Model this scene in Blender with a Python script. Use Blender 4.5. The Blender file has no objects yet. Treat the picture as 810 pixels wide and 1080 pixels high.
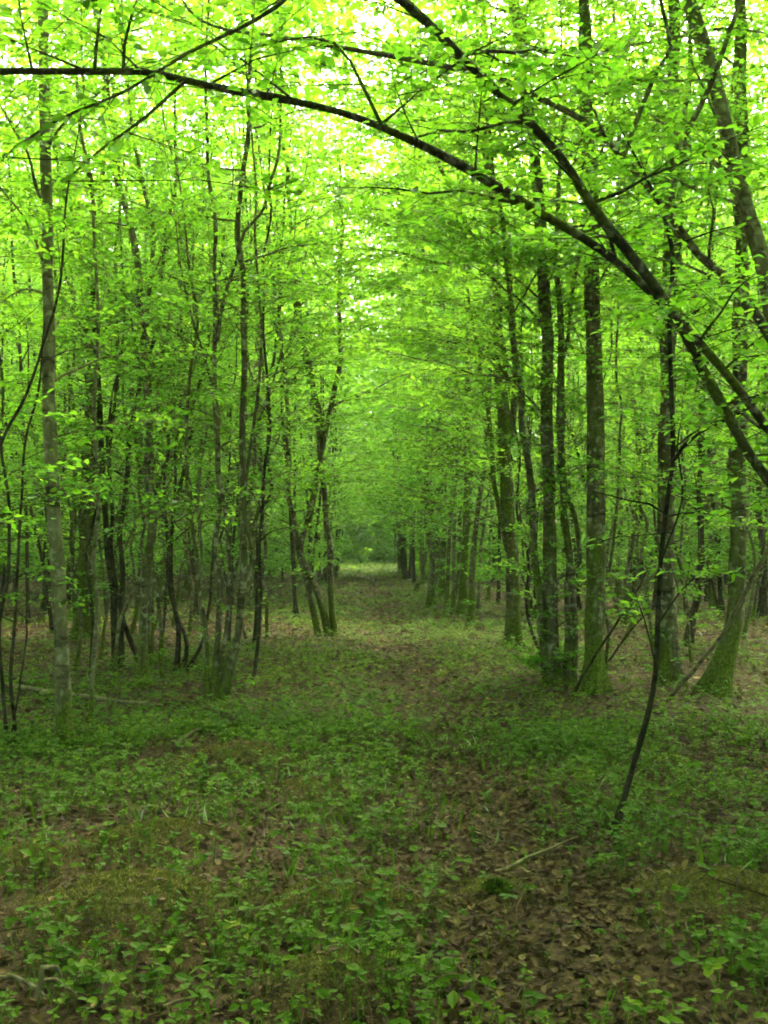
import bpy, math
import numpy as np
from mathutils import Vector

rng = np.random.default_rng(11)
D2R = math.radians
scene = bpy.context.scene
COL = scene.collection

# ------------------------------------------------------------------ camera
F = 1183.0                      # focal length in pixels of an 810 wide picture
CAMZ = 1.55
HORIZON = 568.0
PITCH = math.atan((HORIZON - 540.0) / F)
cam_d = bpy.data.cameras.new("camera")
cam_d.sensor_fit = 'HORIZONTAL'
cam_d.sensor_width = 36.0
cam_d.lens = 36.0 * F / 810.0
cam_d.clip_start = 0.05
cam_d.clip_end = 1000.0
cam = bpy.data.objects.new("camera", cam_d)
cam.location = (0, 0, CAMZ)
cam.rotation_euler = (math.pi / 2 + PITCH, 0, 0)
COL.objects.link(cam)
scene.camera = cam
CP, SP = math.cos(PITCH), math.sin(PITCH)


def at(px, py, d):
    """the point at forward distance d that a sighting on the photograph gives"""
    u = (px - 405.0) / F
    v = (540.0 - py) / F
    yy = CP - v * SP
    t = d / yy
    return np.array([u * t, d, CAMZ + t * (SP + v * CP)])


def gdist(py):
    v = (540.0 - py) / F
    return CAMZ / -(SP + v * CP) * (CP - v * SP)


# ------------------------------------------------------------------ noise and ground
def hash2(ix, iy, s):
    h = (ix * 374761393 + iy * 668265263 + s * 974634777) & 0xFFFFFFFF
    h = ((h ^ (h >> 13)) * 1274126177) & 0xFFFFFFFF
    return ((h ^ (h >> 16)) & 0xFFFF) / 65535.0


def vnoise(x, y, s=0):
    x = np.asarray(x, float); y = np.asarray(y, float)
    ix = np.floor(x).astype(np.int64); iy = np.floor(y).astype(np.int64)
    fx = x - ix; fy = y - iy
    fx = fx * fx * (3 - 2 * fx); fy = fy * fy * (3 - 2 * fy)
    a = hash2(ix, iy, s); b = hash2(ix + 1, iy, s)
    c = hash2(ix, iy + 1, s); d = hash2(ix + 1, iy + 1, s)
    return (a * (1 - fx) + b * fx) * (1 - fy) + (c * (1 - fx) + d * fx) * fy


def fbm(x, y, s=0, o=3):
    t = 0; a = 0.5; f = 1.0
    for k in range(o):
        t = t + a * vnoise(x * f, y * f, s + k); a *= 0.5; f *= 2.03
    return t / (1 - 0.5 ** o)


def pathx(y):
    return np.interp(y, [2.0, 3.6, 6, 9, 13, 20, 33, 60, 120], [0.75, 0.62, 0.5, 0.36, 0.28, 0.1, -0.3, -1.05, -2.5])


# low mossy humps in the foreground: pixel, half width in metres, height
HUMPS = [(135, 985, 0.42, 0.13), (365, 975, 0.34, 0.09), (350, 1062, 0.22, 0.09), (250, 815, 0.40, 0.12),
         (130, 912, 0.24, 0.08), (185, 897, 0.22, 0.07), (20, 930, 0.25, 0.08), (330, 848, 0.25, 0.07),
         (525, 945, 0.20, 0.05), (770, 960, 0.35, 0.08), (600, 845, 0.4, 0.06), (400, 790, 0.5, 0.08)]
HUMP_W = []
for hx, hy, hr, hh in HUMPS:
    p = at(hx, hy, gdist(hy))
    HUMP_W.append((p[0], p[1] + 0.05, hr, hh))


def gz(x, y):
    x = np.asarray(x, float); y = np.asarray(y, float)
    z = (fbm(x * 0.22 + 7, y * 0.22, 5) - 0.5) * 0.22
    z = z + (fbm(x * 1.1, y * 1.1 + 3, 9) - 0.5) * 0.09
    z = z * np.clip((y - 1) / 6, 0.35, 1)
    z = z - 0.05 * np.exp(-((x - pathx(y)) / 0.45) ** 2)
    for a, b, r, h in HUMP_W:
        z = z + 1.35 * h * np.exp(-(((x - a) / r) ** 2 + ((y - b) / (r * 0.9)) ** 2) ** 1.4)
    return z


def hump_mask(x, y):
    m = np.zeros_like(np.asarray(x, float))
    for a, b, r, h in HUMP_W[:10]:
        m = np.maximum(m, np.exp(-(((x - a) / r) ** 2 + ((y - b) / (r * 0.9)) ** 2) ** 1.6))
    return m


# ------------------------------------------------------------------ mesh building
class MB:
    """collects quads with a material slot and a per-vertex tint, and makes ONE mesh"""
    def __init__(s):
        s.v = []; s.f = []; s.m = []; s.t = []; s.n = 0

    def add(s, v, f, mat=0, tint=0.5):
        v = np.asarray(v, np.float32).reshape(-1, 3); f = np.asarray(f, np.int64).reshape(-1, 4)
        if len(v) == 0: return
        s.v.append(v); s.f.append(f + s.n); s.m.append(np.full(len(f), mat, np.int32))
        t = np.asarray(tint, np.float32)
        s.t.append(np.broadcast_to(t, (len(v),)).astype(np.float32) if t.ndim == 0 else t)
        s.n += len(v)

    def mesh(s, name, mats, smooth=True):
        me = bpy.data.meshes.new(name)
        v = np.concatenate(s.v); f = np.concatenate(s.f); m = np.concatenate(s.m); t = np.concatenate(s.t)
        me.vertices.add(len(v)); me.vertices.foreach_set("co", v.ravel())
        me.loops.add(f.size); me.loops.foreach_set("vertex_index", f.ravel().astype(np.int32))
        me.polygons.add(len(f))
        me.polygons.foreach_set("loop_start", np.arange(0, f.size, 4, dtype=np.int32))
        for k in mats: me.materials.append(k)
        me.polygons.foreach_set("material_index", m)
        me.polygons.foreach_set("use_smooth", np.full(len(f), smooth, bool))
        a = me.attributes.new("tint", 'FLOAT', 'POINT'); a.data.foreach_set("value", t)
        me.update(calc_edges=True)
        return me


def link(name, me, parent=None, loc=None):
    o = bpy.data.objects.new(name, me); COL.objects.link(o)
    if parent is not None: o.parent = parent
    if loc is not None: o.location = loc
    return o


def tag(o, label=None, cat=None, group=None, kind=None):
    if label: o["label"] = label
    if cat: o["category"] = cat
    if group: o["group"] = group
    if kind: o["kind"] = kind
    return o


def nrm(a):
    return a / np.maximum(np.linalg.norm(a, axis=-1, keepdims=True), 1e-9)


def spline(pts, step):
    """Catmull-Rom through pts, resampled every step metres"""
    P = np.asarray(pts, float)
    if len(P) == 2: P = np.array([P[0], (P[0] + P[1]) / 2, P[1]])
    Q = np.vstack([2 * P[0] - P[1], P, 2 * P[-1] - P[-2]])
    out = []
    for i in range(1, len(Q) - 2):
        t = np.linspace(0, 1, 12, endpoint=False)[:, None]
        a, b, c, d = Q[i - 1], Q[i], Q[i + 1], Q[i + 2]
        out.append(0.5 * (2 * b + (c - a) * t + (2 * a - 5 * b + 4 * c - d) * t ** 2 + (3 * b - a - 3 * c + d) * t ** 3))
    out = np.vstack(out + [P[-1:]])
    L = np.concatenate([[0], np.cumsum(np.linalg.norm(np.diff(out, axis=0), axis=1))])
    n = max(3, int(L[-1] / step) + 1)
    s = np.linspace(0, L[-1], n)
    return np.stack([np.interp(s, L, out[:, k]) for k in range(3)], 1)


def tube(path, rad, sides=8, lob=0.0, seed=0, roots=None, knots=0.0):
    n = len(path)
    T = nrm(np.gradient(path, axis=0))
    ref = np.array([0.0, 1.0, 0.0]) if abs(T[0][1]) < 0.8 else np.array([1.0, 0, 0])
    N = np.zeros_like(path); u = ref
    for i in range(n):
        u = u - T[i] * np.dot(u, T[i]); u = u / max(np.linalg.norm(u), 1e-9); N[i] = u
    B = np.cross(T, N)
    th = np.linspace(0, 2 * np.pi, sides, endpoint=False)
    rad = np.asarray(rad, float)
    R = np.repeat(rad[:, None], sides, 1)
    if lob > 0:
        k = np.arange(n)[:, None] * 0.21
        R = R * (1 + lob * (vnoise(np.cos(th) * 1.3 + k * 0.4 + seed, np.sin(th) * 1.3 + k + seed * 1.7, 3) - 0.5) * 2)
    if knots > 0:
        q = np.arange(n) * 0.35
        R = R * (1 + knots * 2 * (vnoise(q + seed * 3.1, q * 0 + seed, 4) - 0.5) + knots * 1.6 * np.maximum(vnoise(q * 1.7 + seed, q * 0 + 5, 8) - 0.72, 0))[:, None]
    if roots is not None:
        k = 3 + seed % 3
        R = R * (1 + np.asarray(roots)[:, None] * (0.55 + 0.45 * np.cos(k * th + seed)[None, :] + 0.25 * np.cos((k + 2) * th + seed * 2)[None, :]))
    V = path[:, None, :] + R[:, :, None] * (np.cos(th)[None, :, None] * N[:, None, :] + np.sin(th)[None, :, None] * B[:, None, :])
    i = np.arange(n - 1)[:, None] * sides; j = np.arange(sides)[None, :]; j2 = (j + 1) % sides
    f = np.stack([i + j, i + j2, i + sides + j2, i + sides + j], -1).reshape(-1, 4)
    V = V.reshape(-1, 3)
    # closed tips: the last ring shrinks to its middle
    V[-sides:] = path[-1] + (V[-sides:] - path[-1]) * 0.15
    return V, f


def leaves_geo(pos, ax, no, size, near, width=0.58, r=rng):
    """leaf faces: pos base, ax tip direction, no leaf normal. near: two quads folded along the midrib; else one bent rhombus"""
    n = len(pos)
    if n == 0: return np.zeros((0, 3)), np.zeros((0, 4), int)
    ax = nrm(ax); no = nrm(no - ax * np.sum(no * ax, 1, keepdims=True)); sd = np.cross(ax, no)
    L = size[:, None]; W = L * width * 0.5 * r.uniform(0.85, 1.15, (n, 1))
    droop = -no * L * r.uniform(0.02, 0.22, (n, 1))
    if near:
        up = no * L * r.uniform(0.02, 0.12, (n, 1))
        v = np.stack([pos, pos + ax * L * 0.28 + sd * W * 0.86 + up, pos + ax * L * 0.66 + sd * W * 0.82 + up + droop * 0.4,
                      pos + ax * L + droop,
                      pos + ax * L * 0.66 - sd * W * 0.82 + up + droop * 0.4, pos + ax * L * 0.28 - sd * W * 0.86 + up], 1)
        b = np.arange(n)[:, None] * 6
        f = np.concatenate([b + np.array([[0, 1, 2, 3]]), b + np.array([[0, 3, 4, 5]])], 0)
        return v.reshape(-1, 3), f
    v = np.stack([pos, pos + ax * L * 0.45 + sd * W + droop * 0.1, pos + ax * L + droop, pos + ax * L * 0.45 - sd * W], 1)
    f = np.arange(n)[:, None] * 4 + np.array([[0, 1, 2, 3]])
    return v.reshape(-1, 3), f


# ------------------------------------------------------------------ materials
def new_mat(name):
    m = bpy.data.materials.new(name); m.use_nodes = True
    nt = m.node_tree
    for n in list(nt.nodes): nt.nodes.remove(n)
    out = nt.nodes.new("ShaderNodeOutputMaterial")
    return m, nt, out


def N(nt, t, **kw):
    n = nt.nodes.new(t)
    for k, v in kw.items(): setattr(n, k, v)
    return n


def ramp(nt, stops):
    r = N(nt, "ShaderNodeValToRGB")
    e = r.color_ramp.elements
    while len(e) < len(stops): e.new(0.5)
    for k, (p, c) in zip(e, stops):
        k.position = p; k.color = (c[0], c[1], c[2], 1)
    return r


def leaf_mat(name, refl, trans, wt=0.5, gloss=0.05, rough=0.45):
    """thin leaf: diffuse + light let through + a waxy sheen. refl and trans: colour ramps over the leaf's own tint"""
    m, nt, out = new_mat(name)
    at_ = N(nt, "ShaderNodeAttribute", attribute_name="tint")
    r1 = ramp(nt, refl); r2 = ramp(nt, trans)
    nt.links.new(at_.outputs["Fac"], r1.inputs[0]); nt.links.new(at_.outputs["Fac"], r2.inputs[0])
    d = N(nt, "ShaderNodeBsdfDiffuse"); t = N(nt, "ShaderNodeBsdfTranslucent")
    nt.links.new(r1.outputs[0], d.inputs[0]); nt.links.new(r2.outputs[0], t.inputs[0])
    mx = N(nt, "ShaderNodeMixShader"); mx.inputs[0].default_value = wt
    nt.links.new(d.outputs[0], mx.inputs[1]); nt.links.new(t.outputs[0], mx.inputs[2])
    g = N(nt, "ShaderNodeBsdfGlossy"); g.inputs["Roughness"].default_value = rough
    g.inputs["Color"].default_value = (0.9, 0.95, 0.9, 1)
    fr = N(nt, "ShaderNodeFresnel"); fr.inputs[0].default_value = 1.4
    ml = N(nt, "ShaderNodeMath", operation='MULTIPLY'); ml.inputs[1].default_value = gloss * 10
    nt.links.new(fr.outputs[0], ml.inputs[0])
    m2 = N(nt, "ShaderNodeMixShader"); nt.links.new(ml.outputs[0], m2.inputs[0])
    nt.links.new(mx.outputs[0], m2.inputs[1]); nt.links.new(g.outputs[0], m2.inputs[2])
    nt.links.new(m2.outputs[0], out.inputs[0])
    return m


def bark_mat(name, dark, mid, pale, moss_h, moss_amt, lichen=0.5):
    m, nt, out = new_mat(name)
    geo = N(nt, "ShaderNodeNewGeometry")
    mp = N(nt, "ShaderNodeMapping"); mp.inputs["Scale"].default_value = (1, 1, 0.28)
    nt.links.new(geo.outputs["Position"], mp.inputs[0])
    n1 = N(nt, "ShaderNodeTexNoise"); n1.inputs["Scale"].default_value = 14; n1.inputs["Detail"].default_value = 6
    n1.inputs["Roughness"].default_value = 0.65
    nt.links.new(mp.outputs[0], n1.inputs[0])
    r = ramp(nt, [(0.30, dark), (0.52, mid), (0.72, pale)])
    nt.links.new(n1.outputs[0], r.inputs[0])
    # lichen blotches
    n2 = N(nt, "ShaderNodeTexNoise"); n2.inputs["Scale"].default_value = 17; n2.inputs["Detail"].default_value = 4
    nt.links.new(geo.outputs["Position"], n2.inputs[0])
    r2 = ramp(nt, [(0.54, (0, 0, 0)), (0.63, (lichen,) * 3)])
    nt.links.new(n2.outputs[0], r2.inputs[0])
    mixl = N(nt, "ShaderNodeMixRGB"); mixl.inputs[2].default_value = (0.34, 0.325, 0.22, 1)
    nt.links.new(r2.outputs[0], mixl.inputs[0]); nt.links.new(r.outputs[0], mixl.inputs[1])
    # dark branch scars and wrinkles lying across the trunk
    mps = N(nt, "ShaderNodeMapping"); mps.inputs["Scale"].default_value = (0.8, 0.8, 2.6)
    nt.links.new(geo.outputs["Position"], mps.inputs[0])
    n5 = N(nt, "ShaderNodeTexNoise"); n5.inputs["Scale"].default_value = 6; n5.inputs["Detail"].default_value = 4
    nt.links.new(mps.outputs[0], n5.inputs[0])
    r5 = ramp(nt, [(0.34, (0.35, 0.33, 0.30)), (0.44, (1, 1, 1))])
    nt.links.new(n5.outputs[0], r5.inputs[0])
    mixs = N(nt, "ShaderNodeMixRGB", blend_type='MULTIPLY'); mixs.inputs[0].default_value = 1.0
    nt.links.new(mixl.outputs[0], mixs.inputs[1]); nt.links.new(r5.outputs[0], mixs.inputs[2])
    # moss: a sleeve at the foot and streaks above
    sx = N(nt, "ShaderNodeSeparateXYZ"); nt.links.new(geo.outputs["Position"], sx.inputs[0])
    mr = N(nt, "ShaderNodeMapRange"); mr.inputs[1].default_value = 0.0; mr.inputs[2].default_value = moss_h
    mr.inputs[3].default_value = 0.33 if moss_amt > 0 else -1.0; mr.inputs[4].default_value = -0.02 + 0.1 * moss_amt if moss_amt > 0 else -1.0
    nt.links.new(sx.outputs[2], mr.inputs[0])
    n3 = N(nt, "ShaderNodeTexNoise"); n3.inputs["Scale"].default_value = 3.2; n3.inputs["Detail"].default_value = 7
    nt.links.new(mp.outputs[0], n3.inputs[0])
    ad = N(nt, "ShaderNodeMath", operation='ADD'); nt.links.new(n3.outputs[0], ad.inputs[0]); nt.links.new(mr.outputs[0], ad.inputs[1])
    r3 = ramp(nt, [(0.55, (0, 0, 0)), (0.72, (0.95, 0.95, 0.95))])
    nt.links.new(ad.outputs[0], r3.inputs[0])
    n4 = N(nt, "ShaderNodeTexNoise"); n4.inputs["Scale"].default_value = 40
    nt.links.new(geo.outputs["Position"], n4.inputs[0])
    r4 = ramp(nt, [(0.35, (0.040, 0.058, 0.006)), (0.65, (0.120, 0.155, 0.014))])
    nt.links.new(n4.outputs[0], r4.inputs[0])
    mixm = N(nt, "ShaderNodeMixRGB")
    nt.links.new(r3.outputs[0], mixm.inputs[0]); nt.links.new(mixs.outputs[0], mixm.inputs[1]); nt.links.new(r4.outputs[0], mixm.inputs[2])
    b = N(nt, "ShaderNodeBsdfPrincipled"); b.inputs["Roughness"].default_value = 0.9
    b.inputs["Specular IOR Level"].default_value = 0.07
    nt.links.new(mixm.outputs[0], b.inputs["Base Color"])
    bp = N(nt, "ShaderNodeBump"); bp.inputs["Strength"].default_value = 1.0; bp.inputs["Distance"].default_value = 0.03
    nt.links.new(n1.outputs[0], bp.inputs["Height"]); nt.links.new(bp.outputs[0], b.inputs["Normal"])
    nt.links.new(b.outputs[0], out.inputs[0])
    return m


LEAF = leaf_mat("hornbeam_leaf",
                [(0.0, (0.028, 0.085, 0.009)), (0.5, (0.060, 0.140, 0.010)), (1.0, (0.105, 0.185, 0.014))],
                [(0.0, (0.140, 0.390, 0.014)), (0.5, (0.262, 0.560, 0.018)), (1.0, (0.355, 0.625, 0.026))], 0.63, gloss=0.012)
COVER = leaf_mat("ground_plant_leaf",
                 [(0.0, (0.030, 0.070, 0.004)), (0.5, (0.062, 0.115, 0.005)), (0.8, (0.115, 0.165, 0.007)), (1.0, (0.17, 0.19, 0.015))],
                 [(0.0, (0.08, 0.25, 0.02)), (1.0, (0.22, 0.42, 0.02))], 0.3, gloss=0.012)
LITTER = leaf_mat("dead_leaf",
                  [(0.0, (0.020, 0.013, 0.006)), (0.35, (0.048, 0.032, 0.013)), (0.7, (0.088, 0.060, 0.024)), (0.93, (0.16, 0.115, 0.050)), (1.0, (0.33, 0.23, 0.06))],
                  [(0.0, (0.04, 0.02, 0.01)), (1.0, (0.15, 0.09, 0.03))], 0.15, gloss=0.012)
BARK_PALE = bark_mat("hornbeam_bark_pale", (0.070, 0.058, 0.030), (0.150, 0.130, 0.070), (0.250, 0.222, 0.130), 0.5, 0.1, 0.5)
BARK_GREY = bark_mat("hornbeam_bark_grey", (0.042, 0.035, 0.018), (0.105, 0.088, 0.048), (0.205, 0.180, 0.108), 0.7, 0.45, 0.7)
BARK_DARK = bark_mat("wet_dark_bark", (0.016, 0.013, 0.007), (0.042, 0.034, 0.018), (0.085, 0.072, 0.040), 0.35, 0.0, 0.12)
BARK_MOSS = bark_mat("mossy_bark", (0.036, 0.031, 0.014), (0.092, 0.080, 0.038), (0.185, 0.165, 0.092), 0.8, 1.0, 0.6)
BARK_BLACK = bark_mat("black_wet_bark", (0.008, 0.007, 0.004), (0.020, 0.017, 0.009), (0.042, 0.036, 0.020), 0.35, 0.0, 0.08)
BARK_ARCH = bark_mat("dark_mossy_bark", (0.014, 0.013, 0.006), (0.034, 0.031, 0.014), (0.080, 0.074, 0.038), 0.8, 1.0, 0.35)
DEAD = bark_mat("dead_wood", (0.07, 0.055, 0.030), (0.150, 0.120, 0.066), (0.26, 0.215, 0.125), 0.1, 0.0, 0.2)
BARKS = dict(pale=BARK_PALE, grey=BARK_GREY, dark=BARK_DARK, moss=BARK_MOSS, dead=DEAD, black=BARK_BLACK, arch=BARK_ARCH)


def moss_mat(name, c0, c1, c2):
    m, nt, out = new_mat(name)
    geo = N(nt, "ShaderNodeNewGeometry")
    n = N(nt, "ShaderNodeTexNoise"); n.inputs["Scale"].default_value = 25; n.inputs["Detail"].default_value = 6
    nt.links.new(geo.outputs["Position"], n.inputs[0])
    r = ramp(nt, [(0.3, c0), (0.52, c1), (0.72, c2)])
    nt.links.new(n.outputs[0], r.inputs[0])
    b = N(nt, "ShaderNodeBsdfPrincipled"); b.inputs["Roughness"].default_value = 1.0; b.inputs["Specular IOR Level"].default_value = 0.1
    nt.links.new(r.outputs[0], b.inputs["Base Color"]); nt.links.new(b.outputs[0], out.inputs[0])
    return m


MOSS = moss_mat("cushion_moss", (0.03, 0.055, 0.005), (0.075, 0.12, 0.010), (0.13, 0.18, 0.018))
MOSSY = moss_mat("hump_moss", (0.115, 0.100, 0.026), (0.185, 0.160, 0.042), (0.29, 0.245, 0.080))


def ground_mat():
    m, nt, out = new_mat("woodland_soil")
    geo = N(nt, "ShaderNodeNewGeometry")
    n1 = N(nt, "ShaderNodeTexNoise"); n1.inputs["Scale"].default_value = 22; n1.inputs["Detail"].default_value = 6; n1.inputs["Roughness"].default_value = 0.7
    v1 = N(nt, "ShaderNodeTexVoronoi"); v1.inputs["Scale"].default_value = 26
    nt.links.new(geo.outputs["Position"], n1.inputs[0]); nt.links.new(geo.outputs["Position"], v1.inputs[0])
    r = ramp(nt, [(0.3, (0.022, 0.014, 0.007)), (0.5, (0.052, 0.034, 0.017)), (0.7, (0.090, 0.062, 0.030))])
    nt.links.new(n1.outputs[0], r.inputs[0])
    hs = N(nt, "ShaderNodeMixRGB", blend_type='MULTIPLY'); hs.inputs[0].default_value = 0.6
    sc = N(nt, "ShaderNodeSeparateColor"); nt.links.new(v1.outputs["Color"], sc.inputs[0])
    rc = ramp(nt, [(0.0, (0.45, 0.4, 0.35)), (1.0, (1.7, 1.5, 1.25))])
    nt.links.new(sc.outputs[0], rc.inputs[0])
    nt.links.new(r.outputs[0], hs.inputs[1]); nt.links.new(rc.outputs[0], hs.inputs[2])
    # moss on the humps (tint attribute) and in patches
    a = N(nt, "ShaderNodeAttribute", attribute_name="tint")
    n2 = N(nt, "ShaderNodeTexNoise"); n2.inputs["Scale"].default_value = 7; n2.inputs["Detail"].default_value = 5
    nt.links.new(geo.outputs["Position"], n2.inputs[0])
    ad = N(nt, "ShaderNodeMath", operation='MULTIPLY_ADD'); ad.inputs[1].default_value = 0.75
    nt.links.new(n2.outputs[0], ad.inputs[0]); nt.links.new(a.outputs["Fac"], ad.inputs[2])
    r3 = ramp(nt, [(0.62, (0, 0, 0)), (0.86, (0.9, 0.9, 0.9))])
    nt.links.new(ad.outputs[0], r3.inputs[0])
    n3 = N(nt, "ShaderNodeTexNoise"); n3.inputs["Scale"].default_value = 60; n3.inputs["Detail"].default_value = 4
    nt.links.new(geo.outputs["Position"], n3.inputs[0])
    r4 = ramp(nt, [(0.3, (0.028, 0.027, 0.006)), (0.55, (0.062, 0.058, 0.013)), (0.75, (0.105, 0.092, 0.026))])
    nt.links.new(n3.outputs[0], r4.inputs[0])
    mx = N(nt, "ShaderNodeMixRGB")
    nt.links.new(r3.outputs[0], mx.inputs[0]); nt.links.new(hs.outputs[0], mx.inputs[1]); nt.links.new(r4.outputs[0], mx.inputs[2])
    b = N(nt, "ShaderNodeBsdfPrincipled"); b.inputs["Roughness"].default_value = 0.95; b.inputs["Specular IOR Level"].default_value = 0.15
    nt.links.new(mx.outputs[0], b.inputs["Base Color"])
    bp = N(nt, "ShaderNodeBump"); bp.inputs["Strength"].default_value = 0.8; bp.inputs["Distance"].default_value = 0.03
    nt.links.new(n1.outputs[0], bp.inputs["Height"]); nt.links.new(bp.outputs[0], b.inputs["Normal"])
    nt.links.new(b.outputs[0], out.inputs[0])
    return m


SOIL = ground_mat()


# ------------------------------------------------------------------ ground
def grid_coords():
    xs = np.unique(np.concatenate([np.linspace(-4, 4, 161), np.linspace(-14, -4, 70), np.linspace(4, 14, 70),
                                   -np.geomspace(14, 150, 22), np.geomspace(14, 150, 22)]))
    ys = np.unique(np.concatenate([-np.geomspace(2, 100, 16), np.linspace(-2, 2, 12), np.linspace(2, 10, 170), np.linspace(10, 26, 130), np.geomspace(26, 190, 50)]))
    return xs, ys


xs, ys = grid_coords()
X, Y = np.meshgrid(xs, ys)
Z = gz(X, Y)
g = MB()
idx = np.arange(X.size).reshape(X.shape)
gf = np.stack([idx[:-1, :-1], idx[:-1, 1:], idx[1:, 1:], idx[1:, :-1]], -1).reshape(-1, 4)
g.add(np.stack([X, Y, Z], -1).reshape(-1, 3), gf, 0, (hump_mask(X, Y) * 0.46 + 0.10 * (fbm(X * 0.5, Y * 0.5, 40) - 0.3)).ravel().astype(np.float32))
tag(link("ground", g.mesh("ground", [SOIL])), "brown woodland floor with low mossy humps and a faint trodden path", "ground", kind="structure")


def place_field(n, dmin, dmax, power, spread=0.40, extra=0.8):
    """random ground spots inside a wedge a little wider than the view"""
    u = rng.random(n)
    y = (dmin ** power + u * (dmax ** power - dmin ** power)) ** (1 / power)
    x = rng.uniform(-1, 1, n) * (y * spread + extra)
    return x, y


# dead leaves lying about
lit = MB()
for n, d0, d1, sz, near in ((95000, 2.4, 9.5, 0.043, True), (60000, 9.5, 24, 0.075, False), (36000, 24, 62, 0.14, False)):
    x, y = place_field(n, d0, d1, 1.7, 0.42, 1.0)
    k = rng.random(n) < np.clip(0.50 + 0.9 * (fbm(x * 0.8, y * 0.8, 60) - 0.5) + 0.25 * (np.abs(x - pathx(y)) < 0.5) + 0.2 * (y > 14), 0.1, 1) * (1 - 0.85 * np.clip(hump_mask(x, y) * 1.1, 0, 0.75))
    x, y = x[k], y[k]; n = len(x)
    az = rng.uniform(0, 2 * np.pi, n); el = rng.normal(0.05, 0.36, n)
    ax = np.stack([np.cos(az) * np.cos(el), np.sin(az) * np.cos(el), np.sin(el)], 1)
    no = nrm(np.stack([rng.normal(0, 0.45, n), rng.normal(0, 0.3, n), np.ones(n)], 1))
    pos = np.stack([x, y, gz(x, y) + rng.uniform(0.002, 0.022, n)], 1)
    s = sz * rng.uniform(0.3, 1.3, n)
    v, f = leaves_geo(pos, ax, no, s, near, 0.62)
    t = np.repeat(np.clip(rng.beta(1.8, 2.2, n) + 0.30 * np.clip((y - 8) / 8, 0, 1), 0, 0.97), 6 if near else 4)
    lit.add(v, f, 0, t)
for q in range(2200):        # bits of twig among the leaves
    x, y = place_field(1, 2.4, 22, 1.6, 0.42, 1.0); a = rng.uniform(0, 6.28); L = rng.uniform(0.08, 0.5) * (1 + y[0] * 0.04)
    pts = np.stack([x[0] + np.array([0, .35, .7, 1]) * L * math.cos(a) + rng.normal(0, L * 0.05, 4), y[0] + np.array([0, .35, .7, 1]) * L * math.sin(a) + rng.normal(0, L * 0.05, 4)], 1)
    pts = np.column_stack([pts, gz(pts[:, 0], pts[:, 1]) + rng.uniform(0.008, 0.03)])
    v, f = tube(pts, np.linspace(1, 0.5, 4) * rng.uniform(0.0015, 0.004), 4); lit.add(v, f, 0, rng.uniform(0.1, 0.9))
tag(link("leaf_litter", lit.mesh("leaf_litter", [LITTER], False)), "brown dead leaves strewn over the woodland floor", "leaf litter", kind="stuff")

# low green plants: rosettes of leaflets on short stalks
cov = MB()


def rosettes(x, y, hgt, size, nl, near, tint):
    n = len(x)
    if n == 0: return
    z = gz(x, y)
    ph = rng.uniform(0, 2 * np.pi, n)
    lean = rng.normal(0, 0.25, (n, 2)) * hgt[:, None]
    top = np.stack([x + lean[:, 0], y + lean[:, 1], z + hgt], 1)
    P = []; A = []; S = []; T = []; M = []
    for k in range(nl):
        az = ph + k * 2 * np.pi / nl + rng.normal(0, 0.25, n)
        el = rng.normal(0.05, 0.28, n)
        P.append(top + rng.normal(0, 0.004, (n, 3))); A.append(np.stack([np.cos(az) * np.cos(el), np.sin(az) * np.cos(el), np.sin(el)], 1))
        S.append(size * rng.uniform(0.75, 1.2, n)); T.append(np.clip(tint + rng.normal(0, 0.08, n), 0, 1))
        M.append(np.stack([rng.normal(0, 0.28, n), rng.normal(0, 0.28, n) - 0.1, np.ones(n)], 1))
    P = np.concatenate(P); A = np.concatenate(A); S = np.concatenate(S); T = np.concatenate(T); M = np.concatenate(M)
    v, f = leaves_geo(P, A, nrm(M), S * 0.86, near, 0.82)
    cov.add(v, f, 0, np.repeat(T, 6 if near else 4))
    if near:
        st = np.stack([x, y, z - 0.01], 1); wv = np.array([0.0016, 0, 0])
        v = np.stack([st - wv, st + wv, top + wv * 0.7, top - wv * 0.7], 1).reshape(-1, 3)
        cov.add(v, np.arange(n * 4).reshape(-1, 4), 0, np.repeat(np.clip(tint * 0.6, 0, 1), 4))


def cover_prob(x, y):
    p = 0.60 - 0.13 * np.clip((9 - y) / 2, 0, 1) + 1.7 * (fbm(x * 0.75 + 3, y * 0.75, 80) - 0.5) + 1.5 * (fbm(x * 3.1, y * 3.1, 90) - 0.5)
    p = p - 0.62 * np.exp(-((x - pathx(y)) / 0.42) ** 2)
    off = np.abs(x - pathx(y))
    p = p - np.clip((y - 10) / 6, 0, 1) * np.clip((off - 1.9) / 1.2, 0, 1) * 0.42
    p = p + 0.28 * np.clip((y - 8) / 7, 0, 1) * (off < 2.6)
    p = p + 1.0 * (y > 47) * (off < 4)
    p = p - 0.48 * hump_mask(x, y)
    return np.clip(p, 0.02, 0.97)


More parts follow.
